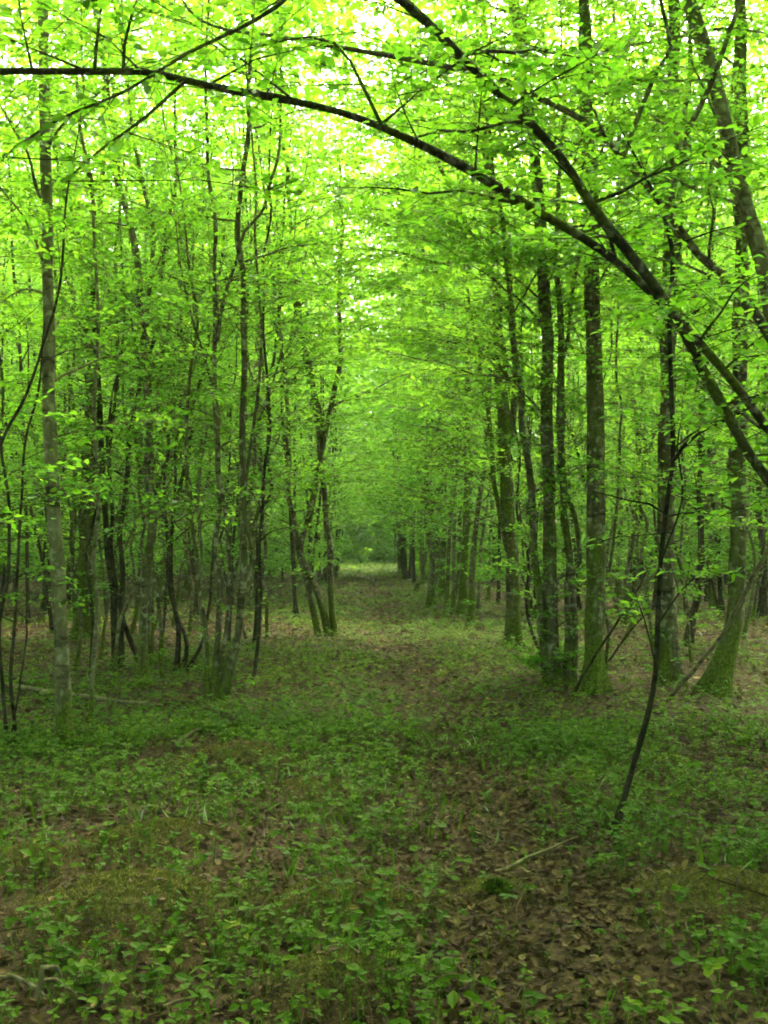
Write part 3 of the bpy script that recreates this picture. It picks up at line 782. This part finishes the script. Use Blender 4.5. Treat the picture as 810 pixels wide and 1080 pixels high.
make_tree("leaning_hornbeam", "dark mossy stems arching from the right edge right across the top of the path",
          [([(960, 873), (930, 760), (880, 620), (810, 497), (745, 382), (705, 320), (640, 235), (560, 137), (490, 66), (410, -4), (330, -60)], 16, 11, 4.6, 2),
           ([(955, 873), (905, 640), (855, 505), (810, 452), (750, 381), (700, 325), (650, 280), (590, 236), (540, 203), (480, 170), (430, 147), (360, 122), (300, 108), (240, 97), (190, 84), (150, 75), (100, 74), (0, 73), (-90, 76)], 14.5, 8, 4.4, 1.0)],
          d=6.0, bark="arch", knots=0.14, seed=29, zmin=1.9, nbranch=14, near=True, every=0.27, blen=1.15, up=0.6, dens=0.8, wig=0.08, shoots=40, tint=0.35,
          limbs=[([(345, -45), (300, 0), (255, 27), (200, 55), (135, 95), (60, 125), (0, 165)], 5, 2.5, 4.4, 4.0, 0.8), ([(195, 86), (172, 110), (150, 128), (105, 160), (70, 190)], 4, 2, 4.4, 4.3, 0.8),
                 ([(556, 150), (548, 154), (538, 158)], 7, 4, 4.95, 4.9, 0.0), ([(405, 138), (370, 60), (355, 45), (320, 40), (250, 55)], 4, 2, 4.6, 4.6, 0.8), ([(130, 75), (133, 40), (150, -10)], 4, 2, 4.4, 4.4, 0.5), ([(100, 74), (106, 30), (112, -20)], 4, 2, 4.4, 4.5, 0.5)])
make_tree("leaning_hornbeam", "grey stem arching left from the right edge above and behind the dark mossy arching pair",
          [([(1010, 797), (960, 690), (900, 545), (850, 430), (810, 352), (775, 300), (740, 270), (705, 225), (655, 165), (610, 125), (560, 100), (525, 82), (480, 72), (430, 62), (360, 50), (300, 40)], 17, 6, 7.0, 1.5)],
          d=8.0, bark="grey", seed=30, zmin=2.2, nbranch=8, near=True, blen=1.3, up=0.7, wig=0.02,
          limbs=[([(703, 222), (713, 167), (729, 133), (746, 94), (757, 67), (782, 0), (800, -50)], 7, 4, 7.5, 7.3, 0.6), ([(656, 167), (660, 158), (671, 125), (690, 78), (704, 50), (696, 0), (694, -40)], 5.5, 3.5, 7.4, 7.4, 0.6)])
make_tree("leaning_hornbeam", "stout pale trunk leaning left above the right edge with thin level side branches",
          [([(895, 788), (860, 640), (828, 425), (806, 290), (790, 225), (770, 150), (750, 75), (727, 0), (712, -60)], 24, 17, None, 3)], d=8.4, bark="pale", seed=31, zmin=2.5, nbranch=8, near=True, blen=1.5, side=PI, wig=0.02,
          limbs=[([(742, 35), (702, 42), (652, 50), (610, 66), (560, 75)], 4, 2, 8.3, 8.0, 0.9), ([(747, 32), (780, 30), (815, 36)], 4, 2, 8.3, 8.2, 0.9), ([(750, 84), (720, 85), (674, 83), (621, 62)], 3.5, 2, 8.3, 8.1, 0.9), ([(795, 245), (760, 180), (735, 172), (690, 180)], 3.5, 2, 8.3, 8.0, 0.9)])
make_tree("slender_tree", "thin straight stem behind and between the mossy-footed trunk and leaf-clothed trunk",
          [([(660, 660), (661, 610), (670, 552), (672, 470), (660, 330), (654, 195), (652, 60), (648, -10)], 6, 5)], bark="grey", seed=32, zmin=3.0, nbranch=5, leaf=0.09)
make_tree("slender_tree", "whippy thin stem in front of far brown litter, left of the black knobbly stem",
          [([(724, 650), (718, 605), (708, 560), (714, 500), (708, 420)], 4, 2.5)], bark="dark", seed=33, zmin=2.0, nbranch=5, leaf=0.085)
make_tree("slender_tree", "short dark trunk beside the far litter at the very right edge",
          [([(806, 652), (806, 600), (801, 520), (806, 430), (812, 300)], 7, 5)], bark="dark", seed=34, zmin=2.2, nbranch=5, leaf=0.09)

rs = np.random.default_rng(31)
for k in range(36):
    left = k < 24
    bx = rs.uniform(70, 285) if left else rs.uniform(545, 800)
    by = rs.uniform(655, 725); p_ = [(bx, by)]; sl_ = rs.normal(0, 0.10); bend = rs.normal(0, 0.25)
    for q in range(1, 8):
        yy_ = by - q * rs.uniform(52, 70); p_.append((bx + sl_ * (by - yy_) + bend * 26 * math.sin(q * 0.8 + k) + rs.normal(0, 4), yy_))
    make_tree("thin_stem", "thin whippy bare stem among the thicker trees of the " + ("left thicket" if left else "right clumps"), [(p_, rs.uniform(3.2, 5.5), 2.2)], cat="sapling", bark=str(rs.choice(["dark", "grey", "grey", "pale"])), dens=0.7, seed=200 + k,
              group="thin whippy stems in the " + ("left thicket" if left else "right clumps"), zmin=2.2, nbranch=3, bare=0.45, blen=1.3, whips=7, flare_amt=0.3, stem_parts="stem", leaf=0.062, near=True, wig=0.12)

# the close row of grey trunks at the right of the path, further on
row = [([(438, 626), (449, 581), (451, 480), (448, 380), (444, 250)], 5, 4, "pale leaning trunk, first of the close right row at the path's far end"),
       ([(456, 637), (456, 588), (450, 552), (451, 480), (452, 360), (446, 250)], 6.5, 4.5, "grey trunk with a dark foot, near the far end of the close right row"),
       ([(466, 631), (468, 552), (469, 480), (468, 380), (464, 260)], 8, 5, "broad dark-footed trunk in the middle of the close right row"),
       ([(478, 646), (479, 552), (482, 480), (480, 380), (474, 260)], 5.5, 4, "thin pale trunk in the close right row, left of its two mossy trunks"),
       ([(486, 647), (490, 576), (492, 480), (493, 380), (487, 260)], 9, 6, "mossy trunk with a yellow-green foot in the close right row"),
       ([(497, 657), (499, 600), (504, 540), (511, 480), (514, 400), (512, 330), (498, 240)], 7.5, 5, "nearest and barest trunk of the close right row, curving right"),
       ([(525, 638), (526, 615), (527, 560), (524, 440), (520, 330)], 4.5, 3.5, "thin dark stem right of the close right row, before brown litter"),
       ([(447, 616), (444, 560), (441, 470), (436, 360)], 6, 4, "dim grey trunk behind the pale leaning trunk of the close right row")]
for bx, by, lab in ((452, 640, "thin bare trunk at the front left of the close right row"), (471, 640, "thin stem tight behind the broad dark-footed trunk of the close right row"), (490, 642, "slim stem pressed against the mossy trunk of the close right row"),
                    (505, 646, "slim grey stem just right of the nearest trunk of the close right row"), (460, 622, "slight dim stem deep inside the close right row"), (515, 634, "slight pale stem between the close right row and the thin dark stem"),
                    (432, 612, "very thin stem at the far tip of the close right row"), (482, 630, "slight dark stem half hidden inside the close right row")):
    q_ = rs.normal(0, 8, 3)
    row.append(([(bx, by), (bx + 2, by - 60), (bx + 4 + q_[0], by - 150), (bx + 2 + q_[1], by - 260), (bx - 6 + q_[2], by - 380)], rs.uniform(3.5, 5.5), 3, lab))
for k, (pts, w0, w1, lab) in enumerate(row):
    make_tree("hornbeam_tree", lab, [(pts, w0, w1)], bark=["pale", "grey", "grey", "pale", "moss", "grey", "dark", "grey"][k % 8], seed=(40 if k < 8 else 392) + k, zmin=1.7, nbranch=6, leaf=0.09, near=False,
              blen=2.3, side=PI, dens=1.0, every=0.32, shoots=12, up=0.6)

# ------------------------------------------------------------------ fallen wood
def fallen(name, label, pts, w0, w1, cat, bark="dead", lift=0.02, forks=()):
    """pts: pixels on the ground; an optional third number is a height above it"""
    d = [gdist(p[1] + 0.0) for p in pts]
    P = []
    for p in pts:
        h = p[2] if len(p) > 2 else 0.0
        dd = p[3] if len(p) > 3 else gdist(p[1])
        q = at(p[0], p[1], dd)
        q[2] = gz(q[0], q[1]) + lift + h
        P.append(q)
    path = spline(P, 0.06)
    path = path + 0.012 * (np.stack([vnoise(np.arange(len(path)) * 0.4, np.zeros(len(path)) + k * 9, 7) for k in range(3)], 1) - 0.5)
    m = float(np.mean(d))
    rad = np.linspace(w0, w1, len(path)) * m / F / 2
    base = path[len(path) // 2].copy()
    mb = MB(); v, f = tube(path, rad, 8, 0.18, w0); mb.add(v - base, f)
    o = link(name, mb.mesh(name, [BARKS[bark]]), None, base)
    return tag(o, label, cat)


fallen("fallen_branch", "bare grey stick slanting down to the ground left of the lone pale trunk", [(-30, 705, 0.12), (0, 720, 0.10), (30, 733, 0.06), (60, 748, 0.0)], 5.5, 4, "stick", "dark", 0.03)
fallen("fallen_branch", "long pale stick lying level across the foot of the left trees", [(-10, 735), (40, 742), (90, 750), (125, 755), (172, 757)], 5.5, 4.5, "stick", "dead", 0.13)
fallen("fallen_branch", "hooked pale root-like stick curling up out of the plants in the left corner", [(36, 1069, 0.0, 3.62), (44, 1066, 0.02, 3.62), (42, 1049, 0.05, 3.65), (45, 1047, 0.10, 3.65), (54, 1047, 0.12, 3.65), (62, 1047, 0.09, 3.66), (69, 1047, 0.04, 3.68)], 7, 5, "stick", "dead", 0.06)
fallen("fallen_branch", "thin brown stick trailing right from under the hooked stick in the left corner", [(42, 1071), (52, 1066), (66, 1071), (82, 1080)], 5.5, 4, "stick", "dead", 0.09)
fallen("fallen_branch", "brown arched stick poking in at the bottom left corner of the floor", [(-12, 1068), (8, 1064), (20, 1065), (36, 1072), (50, 1084)], 5.5, 4, "stick", "dead", 0.09)
fallen("fallen_branch", "short pale stick lying at the bottom edge left of the nearest hump", [(170, 1084), (186, 1077), (207, 1070)], 4, 3, "stick", "dead", 0.05)
fallen("fallen_branch", "brown branch lying on bare litter left of the foreground sapling", [(520, 924), (535, 916), (560, 907), (585, 899), (618, 890)], 4.5, 2.5, "stick", "dead", 0.03)
fallen("fallen_branch", "short thin stick on bare litter in mid path, beyond the brown branch", [(497, 879), (512, 883), (540, 891)], 3, 2, "stick", "dead", 0.03)
fallen("fallen_branch", "thin twig lying straight across litter nearest the viewer on the path", [(592, 985), (615, 982), (640, 984)], 2.5, 2, "stick", "dead", 0.03)
fallen("fallen_log", "pale barkless log lying behind the close right row of trunks", [(498, 650), (515, 649), (534, 652)], 4, 3, "log", "dead", 0.06)
fallen("fallen_branch", "dark dead branch propped up on the litter left of the crooked foreground sapling", [(608, 700, 0.0, 12.8), (640, 690, 0.15, 12.6), (668, 690, 0.55, 12.4), (692, 690, 0.78, 12.2)], 2.6, 1.4, "branch", "dark", 0.0)
fallen("fallen_branch", "long pale dead stem leaning up to the right before the curving mossy-footed trunk", [(699, 722, 0.02, 10.2), (725, 722, 0.30, 10.0), (755, 722, 0.62, 9.8), (780, 722, 0.98, 9.6), (812, 722, 1.45, 9.3), (835, 722, 1.75, 9.1)], 4.0, 3.0, "branch", "dead", 0.0)
fallen("fallen_branch", "dark forked-looking dead branch leaning right out of the foot of the tall mossy-footed trunk", [(603, 722, 0.0, 11.0), (622, 722, 0.35, 10.7), (650, 722, 0.75, 10.5), (672, 722, 1.05, 10.4), (692, 722, 1.38, 10.3)], 3.2, 1.6, "branch", "dark", 0.0)
fallen("fallen_branch", "short pale stick on plants below the low spreading clump", [(183, 795), (198, 782), (212, 772)], 4, 2.5, "stick", "dead", 0.04)

# moss cushions and larger plants
def moss_cushion(label, px, py, rx, h, seed):
    d = gdist(py); p = at(px, py, d); p[2] = gz(p[0], p[1])
    rs = np.random.default_rng(seed); mb = MB()
    nu, nv = 30, 12
    th = np.linspace(0, 2 * PI, nu, endpoint=False); ph = np.linspace(0.02, PI / 2 + 0.25, nv)
    T, Pp = np.meshgrid(th, ph)
    k = 1 + 0.45 * (fbm(np.cos(T) * 2 + seed, np.sin(T) * 2 + Pp * 2, seed) - 0.5) + 0.18 * (vnoise(T * 6, Pp * 9, seed) - 0.5)
    V = np.stack([rx * k * np.sin(Pp) * np.cos(T), rx * 0.8 * k * np.sin(Pp) * np.sin(T), h * k * np.cos(Pp)], -1).reshape(-1, 3)
    i = np.arange(nv - 1)[:, None] * nu; j = np.arange(nu)[None]; j2 = (j + 1) % nu
    f = np.stack([i + j, i + nu + j, i + nu + j2, i + j2], -1).reshape(-1, 4)
    mb.add(V, f)
    # short tufts all over
    q = rs.integers(0, len(V), 1400); b = V[q] + rs.normal(0, rx * 0.04, (1400, 3)); ax = nrm(b + np.array([0, 0, h * 0.6]) + rs.normal(0, rx * 0.3, (1400, 3)))
    v, f = leaves_geo(b - ax * 0.006, ax, nrm(rs.normal(0, 1, (1400, 3))), rs.uniform(0.012, 0.026, 1400), False, 0.3, rs)
    mb.add(v, f)
    tag(link("moss_cushion", mb.mesh("moss_cushion", [MOSS]), None, p), label, "moss")


moss_cushion("small round bright green moss cushion below the foot of the many-stemmed clump", 246, 783, 0.10, 0.11, 3)
moss_cushion("broad low moss cushion under the many-stemmed clump, left of the smaller round one", 212, 768, 0.26, 0.10, 4)
moss_cushion("small yellow-green moss tuft on bare litter left of the brown fallen branch", 524, 948, 0.055, 0.03, 5)
moss_cushion("dull green moss hummock in the plants right of the lone pale trunk", 96, 785, 0.13, 0.07, 6)


def big_plant(label, px, py, n, size, hgt, seed, long=0.35):
    d = gdist(py); p = at(px, py, d); p[2] = gz(p[0], p[1])
    rs = np.random.default_rng(seed)
    root = bpy.data.objects.new("woodland_plant", None); COL.objects.link(root); root.location = p; root.empty_display_size = 0.05
    tag(root, label, "plant")
    for k in range(n):
        az = k * 2.4 + rs.normal(0, 0.2); h = hgt * (0.5 + 0.5 * (k + 1) / n)
        tip = np.array([math.cos(az) * hgt * 0.35, math.sin(az) * hgt * 0.35, h])
        path = spline([np.array([0, 0, -0.02]), tip * np.array([0.3, 0.3, 0.6]), tip], 0.02)
        mb = MB(); v, f = tube(path, np.linspace(0.0022, 0.0013, len(path)), 5); mb.add(v, f, 0, 0.2)
        link("stem", mb.mesh("stem", [COVER]), root)
        mb = MB(); m = 1
        ax = nrm(np.array([[math.cos(az), math.sin(az), rs.normal(0.1, 0.25)]]))
        v, f = leaves_geo(tip[None], ax, nrm(np.array([[rs.normal(0, .2), -0.25, 1.0]])), np.array([size * rs.uniform(0.8, 1.15)]), True, long * 2, rs)
        mb.add(v, f, 0, 0.45 + rs.normal(0, 0.1)); link("leaf", mb.mesh("leaf", [COVER], False), root)


big_plant("plant with long upright strap leaves at the bottom edge right of the middle", 455, 1052, 5, 0.10, 0.07, 21, 0.17)
big_plant("broad-leaved plant at the bottom edge beside the strap-leaved one", 478, 1062, 4, 0.075, 0.08, 22, 0.26)
big_plant("leafy seedling growing at the very foot of the foreground sapling", 640, 882, 9, 0.075, 0.20, 23, 0.28)
big_plant("broad-leaved seedling under the right edge, before the curving mossy-footed trunk", 788, 700, 8, 0.13, 0.34, 24, 0.3)
big_plant("pale yellow-green seedling among plants left of the nearest hump", 42, 940, 6, 0.06, 0.12, 25, 0.3)

# ------------------------------------------------------------------ more trees of the wood, individually placed copies
def copy_tree(o):
    c = o.copy(); COL.objects.link(c)
    for ch in list(o.children):
        k = ch.copy(); COL.objects.link(k); k.parent = c
    return c


def px_stem(x, d, lean, h, w):
    """a plain upright stem built at (x, d) in metres, expressed as sightings"""
    pts = []
    for t in np.linspace(0, 1, 6):
        X_ = x + lean * t + 0.12 * math.sin(t * 5 + x); z = h * t
        vx = X_ / d; pts.append((405 + F * X_ / (d * CP) * 1.0, 0, X_, z))
    return pts


def wood_tree(x, y, nst, h, w, bark, seed, **kw):
    rs = np.random.default_rng(500 + seed)
    stems = []
    for k in range(nst):
        a = rs.uniform(0, 6.28); sp = 0.12 if nst > 1 else 0.0; ln = rs.normal(0, 0.5, 2) if nst > 1 else rs.normal(0, 0.25, 2)
        pts = []
        for t in np.linspace(0, 1, 6):
            X_ = x + math.cos(a) * sp + ln[0] * t + 0.10 * math.sin(t * 6 + k + seed); z = h * t
            # invert the sighting so that stem_from_px gives this very point
            up = (z - CAMZ); t_ = (y * CP + up * SP); v = (-y * SP + up * CP) / t_; u = X_ / t_
            pts.append((405 + F * u, 540 - F * v))
        ww = w * rs.uniform(0.7, 1.1)
        stems.append((pts, ww * F / y, ww * 0.5 * F / y, y, 1.5))
    return make_tree("hornbeam_tree", None, stems, d=y, bark=bark, seed=seed, near=False, **kw)


protos = [wood_tree(0, 20, 1, 11, 0.20, "grey", 60, zmin=2.4, leaf=0.088, nbranch=6, blen=2.4, dens=0.8, ztop=9, sub=1.1),
          wood_tree(0, 20, 3, 8, 0.09, "dark", 61, zmin=1.6, leaf=0.088, nbranch=6, blen=1.9, dens=0.8, every=0.45, ztop=9, sub=1.1),
          wood_tree(0, 20, 1, 12, 0.28, "moss", 62, zmin=3.0, leaf=0.088, nbranch=6, blen=2.6, dens=0.8, ztop=9, sub=1.1),
          wood_tree(0, 20, 2, 9, 0.12, "pale", 63, zmin=1.8, leaf=0.088, nbranch=6, blen=2.2, dens=0.8, ztop=9, sub=1.1),
          wood_tree(0, 20, 4, 6, 0.06, "dark", 64, zmin=0.5, leaf=0.085, nbranch=6, blen=1.7, dens=0.9, every=0.4, ztop=9, sub=1.1)]
KIND = ["single grey trunk", "three thin dark stems on one stool", "stout mossy trunk", "two pale stems on one stool", "low bush of thin dark stems"]
SIDE = {"l": ("in the dim wood behind the left thicket", "trees in the dim wood left of the path"), "r": ("in the dim wood behind the right trunks", "trees in the dim wood right of the path"),
        "p": ("lining the far end of the path", "trees lining the far end of the path")}
rs = np.random.default_rng(77)
spots = []
taken = [(o.location.x, o.location.y) for o in COL.objects if o.type == 'EMPTY']


def free(x, y, r):
    return all((x - a) ** 2 + (y - b) ** 2 > r * r for a, b in taken)


# far end of the path: two rows leaning in
for y in np.arange(27, 49, 2.4):
    for s in (-1, 1):
        if s > 0 and y < 31: continue
        x = float(pathx(y)) + s * (1.75 - 0.5 * min(1, max(0, (y - 34) / 14)) + rs.uniform(-0.1, 0.4)); yy = y + rs.uniform(-0.9, 0.9)
        spots.append((x, yy, int(rs.choice([0, 1, 1, 3, 4, 4])), "p")); taken.append((x, yy))
for side, n in (("l", 52), ("r", 50)):
    c = 0; tries = 0
    while c < n and tries < 4000:
        tries += 1
        y = rs.uniform(12, 46); off = rs.uniform(2.6, 4 + y * 0.36)
        x = float(pathx(y)) + (-off if side == "l" else off)
        if side == "l" and y < 17 and off < 3.5: continue
        if side == "r" and y < 16: continue
        if not free(x, y, 1.3 + 0.02 * y): continue
        spots.append((x, y, int(rs.choice([0, 0, 1, 1, 2, 3, 4])), side)); taken.append((x, y)); c += 1
for side, n in (("l", 26), ("r", 22)):       # bushes under the trees
    c = 0; tries = 0
    while c < n and tries < 4000:
        tries += 1
        y = rs.uniform(20, 47); off = rs.uniform(2.8, 4 + y * 0.34)
        x = float(pathx(y)) + (-off if side == "l" else off)
        if not free(x, y, 1.2): continue
        spots.append((x, y, 4, side)); taken.append((x, y)); c += 1
used = [False] * 5
for x, y, k, sd in spots:
    t = protos[k] if not used[k] else copy_tree(protos[k])
    used[k] = True
    t.location = (x, y, float(gz(x, y)) - 0.03); t.rotation_euler = (0, 0, rs.uniform(0, 6.28))
    s = rs.uniform(0.85, 1.2); t.scale = (s, s, s * rs.uniform(0.9, 1.1))
    tag(t, KIND[k] + " " + SIDE[sd][0], "tree", KIND[k] + " among the " + SIDE[sd][1])

# ------------------------------------------------------------------ the far wood as one mass, and the closed leaf roof overhead with its added shading layer
rs = np.random.default_rng(5)
fw = MB()
n = 800000
y = rs.uniform(44, 84, n); x = rs.uniform(-1, 1, n) * (y * 0.44 + 6); z = 0.1 + 20 * rs.random(n) ** 1.15
k = (np.abs(x - pathx(y)) > 1.5 + 0.0 * z) | (z > 2.0 + 0.6 * rs.random(n)) | (y > 62)
k &= fbm(x * 0.5 + 20, z * 0.9 + y * 0.5, 30) > 0.40
k &= ~((np.abs(x - pathx(y)) < 2.2) & (y > 50) & (y < 63))  # gap cut to light the leaves at the path's end
x, y, z = x[k], y[k], z[k]; n = len(x)
az = rs.uniform(0, 6.28, n); ax = np.stack([np.cos(az), np.sin(az), rs.normal(-0.15, 0.2, n)], 1)
v, f = leaves_geo(np.stack([x, y, z], 1), ax, nrm(np.stack([rs.normal(0, .9, n), rs.normal(0, .9, n), np.ones(n)], 1)), rs.uniform(0.15, 0.32, n), False, 0.6, rs)
fw.add(v, f, 0, np.repeat(np.clip(0.2 + 0.6 * fbm(x * 0.6, y * 0.6 + z, 33) + rs.normal(0, .2, n), 0, 1), 4))
m = 110000
y2 = rs.uniform(65, 88, m); x2 = pathx(y2) + rs.normal(0, 6, m); z2 = 0.05 + 15 * rs.random(m) ** 1.5
az = rs.uniform(0, 6.28, m); ax = np.stack([np.cos(az), np.sin(az), rs.normal(-0.15, 0.2, m)], 1)
v, f = leaves_geo(np.stack([x2, y2, z2], 1), ax, nrm(np.stack([rs.normal(0, .6, m), rs.normal(0, .6, m), np.ones(m)], 1)), rs.uniform(0.18, 0.34, m), False, 0.6, rs)
fw.add(v, f, 0, np.repeat(np.clip(0.5 + rs.normal(0, .18, m), 0, 1), 4))
# the wood goes on to the sides of and behind the viewer: unseen leaf walls added against stray skylight
m = 150000
a = rs.uniform(-PI, PI, m); rr = rs.uniform(30, 46, m)
x2 = rr * np.sin(a) * 0.95; y2 = 22 + rr * np.cos(a) * 1.15; z2 = 0.2 + 17 * rs.random(m)
k = (y2 < 40) & ((y2 < 8) | (rs.random(m) < 0.8))
x2, y2, z2 = x2[k], y2[k], z2[k]; m = len(x2)
az = rs.uniform(0, 6.28, m); ax = np.stack([np.cos(az), np.sin(az), rs.normal(-0.15, 0.2, m)], 1)
v, f = leaves_geo(np.stack([x2, y2, z2], 1), ax, nrm(np.stack([rs.normal(0, .6, m), rs.normal(0, .6, m), np.ones(m)], 1)), rs.uniform(0.35, 0.6, m), False, 0.6, rs)
fw.add(v, f, 0, np.repeat(np.clip(0.5 + rs.normal(0, .18, m), 0, 1), 4))
for q in range(150):
    yy = rs.uniform(46, 80); xx = rs.uniform(-1, 1) * (yy * 0.5 + 6)
    if abs(xx - pathx(yy)) < 1.7: continue
    b = np.array([xx, yy, float(gz(xx, yy)) - 0.1]); l = rs.normal(0, 0.5, 2)
    path = spline([b, b + np.array([l[0] * .4, 0, 4]), b + np.array([l[0], l[1], 13])], 0.8)
    v, f = tube(path, np.linspace(1, 0.4, len(path)) * rs.uniform(0.05, 0.17), 6); fw.add(v, f, 1, 0.5)
tag(link("far_wood", fw.mesh("far_wood", [LEAF, BARK_GREY], False)), "far woodland closing the view, a pale green mass of leaves and trunks, and leaf walls out of view", "wood", kind="stuff")

cn = MB()
n = CANOPY_N = 960000
y = np.where(rs.random(n) < 0.30, rs.uniform(-16, 12, n), rs.uniform(-22, 70, n)); x = rs.uniform(-1, 1, n) * 34  # thickened out of view above the foreground to darken its floor
z = np.where(y < 14, 8.2 + 7.5 * rs.random(n), 6.3 + 12 * rs.random(n))
dn = fbm(x * 0.33 + 50, y * 0.33 + z * 0.5, 70, 4)
k = dn > 0.34 + 0.02 * np.clip((y - 18) / 8, 0, 1)
k &= ~((np.abs(x - pathx(y)) < 3.0) & (y > 50) & (y < 64))  # roof opened here so light falls on the path's end
k &= ~((np.abs(x - pathx(y)) < 4.5) & (y > 11) & (y < 30) & (rs.random(n) < 0.5))
k &= ~((np.abs(x - pathx(y)) > 4.5) & (y > 12) & (y < 44) & ((rs.random(n) < 0.45) | (z < 9)))
x, y, z = x[k], y[k], z[k]; n = len(x)
az = rs.uniform(0, 6.28, n); ax = np.stack([np.cos(az), np.sin(az), rs.normal(-0.15, 0.2, n)], 1)
v, f = leaves_geo(np.stack([x, y, z], 1), ax, nrm(np.stack([rs.normal(0, .9, n), rs.normal(0, .9, n), np.ones(n)], 1)), rs.uniform(0.13, 0.24, n), False, 0.6, rs)
cn.add(v, f, 0, np.repeat(np.clip(0.2 + 0.6 * fbm(x * 0.6, y * 0.6 + z, 33) + rs.normal(0, .2, n), 0, 1), 4))
for m, x0, x1, y0, y1, l0, l1 in ((95000, -62, 62, -45, 30, 0.45, 0.8), (60000, 22, 62, 30, 95, 0.45, 0.8), (60000, -62, -22, 30, 95, 0.45, 0.8), (60000, -22, 22, 30, 46, 0.24, 0.42), (60000, -22, 22, 46, 95, 0.24, 0.42)):  # added leaf layer, mostly out of view, to shade and green the light
    x2 = rs.uniform(x0, x1, m); y2 = rs.uniform(y0, y1, m); z2 = rs.uniform(20.5, 24.5, m)
    k = fbm(x2 * 0.3 + 9, y2 * 0.3, 150) > 0.36 + 0.12 * np.clip((y2 - 12) / 6, 0, 1); k &= ~((np.abs(x2 - pathx(y2)) < 4) & (y2 > 48) & (y2 < 66)); k &= ~((np.abs(x2 - pathx(y2)) < 5.5) & (y2 > 10) & (y2 < 31) & (rs.random(m) < 0.75)); x2, y2, z2 = x2[k], y2[k], z2[k]; m = len(x2)
    az = rs.uniform(0, 6.28, m); ax = np.stack([np.cos(az), np.sin(az), rs.normal(-0.15, 0.2, m)], 1)
    v, f = leaves_geo(np.stack([x2, y2, z2], 1), ax, nrm(np.stack([rs.normal(0, .5, m), rs.normal(0, .5, m), np.ones(m)], 1)), rs.uniform(l0, l1, m), False, 0.6, rs)
    cn.add(v, f, 0, np.repeat(np.clip(0.5 + rs.normal(0, .2, m), 0, 1), 4))
tag(link("leaf_canopy", cn.mesh("leaf_canopy", [LEAF], False)), "closed roof of sunlit green leaves high over the path, with an added shading layer above", "canopy", kind="stuff")

# ------------------------------------------------------------------ light
SUN_EL, SUN_AZ = D2R(58), D2R(18)        # azimuth from the path's direction towards the right
w = bpy.data.worlds.new("World"); scene.world = w; w.use_nodes = True
nt = w.node_tree
bg = next(n for n in nt.nodes if n.type == 'BACKGROUND')
sky = nt.nodes.new("ShaderNodeTexSky"); sky.sky_type = 'NISHITA'; sky.sun_disc = False
sky.sun_elevation = SUN_EL; sky.sun_rotation = SUN_AZ
sky.air_density = 0.7; sky.dust_density = 7.0; sky.ozone_density = 1.0
nt.links.new(sky.outputs[0], bg.inputs[0]); bg.inputs[1].default_value = 0.15
sl = bpy.data.lights.new("sun", 'SUN'); sl.energy = 1.2; sl.angle = D2R(40); sl.color = (1.0, 0.94, 0.78)
so = bpy.data.objects.new("sun", sl); COL.objects.link(so)
dirv = Vector((math.sin(SUN_AZ) * math.cos(SUN_EL), math.cos(SUN_AZ) * math.cos(SUN_EL), math.sin(SUN_EL)))
so.rotation_euler = dirv.to_track_quat('Z', 'Y').to_euler()
so.location = dirv * 40

hz = MB()
hx0, hx1, hy0, hy1, hz0, hz1 = -155, 155, -105, 195, -1.5, 34
hv = np.array([[a, b, c] for c in (hz0, hz1) for b in (hy0, hy1) for a in (hx0, hx1)], float)
hz.add(hv, [[0, 2, 3, 1], [4, 5, 7, 6], [0, 1, 5, 4], [2, 6, 7, 3], [0, 4, 6, 2], [1, 3, 7, 5]])
hm = bpy.data.materials.new("haze"); hm.use_nodes = True
hn = hm.node_tree
for q in list(hn.nodes): hn.nodes.remove(q)
ho = hn.nodes.new("ShaderNodeOutputMaterial"); hp = hn.nodes.new("ShaderNodeVolumePrincipled")
hp.inputs["Color"].default_value = (0.90, 0.95, 0.90, 1); hp.inputs["Density"].default_value = HAZE; hp.inputs["Anisotropy"].default_value = 0.2
hn.links.new(hp.outputs[0], ho.inputs["Volume"])
tag(link("haze", hz.mesh("haze", [hm], False)), "thin damp haze hanging under the leaves", "haze", kind="stuff")

vs = scene.view_settings
vs.view_transform = 'Standard'; vs.look = 'None'; vs.gamma = 1.0; vs.use_curve_mapping = False
vs.exposure = 3.8
cy = scene.cycles
cy.use_denoising = True
cy.max_bounces = 10; cy.diffuse_bounces = 8; cy.transmission_bounces = 9; cy.glossy_bounces = 2; cy.transparent_max_bounces = 4
cy.caustics_reflective = False; cy.caustics_refractive = False
cy.filter_width = 1.9
cy.volume_bounces = 1; cy.volume_max_steps = 64
cy.use_adaptive_sampling = True; cy.adaptive_threshold = 0.02
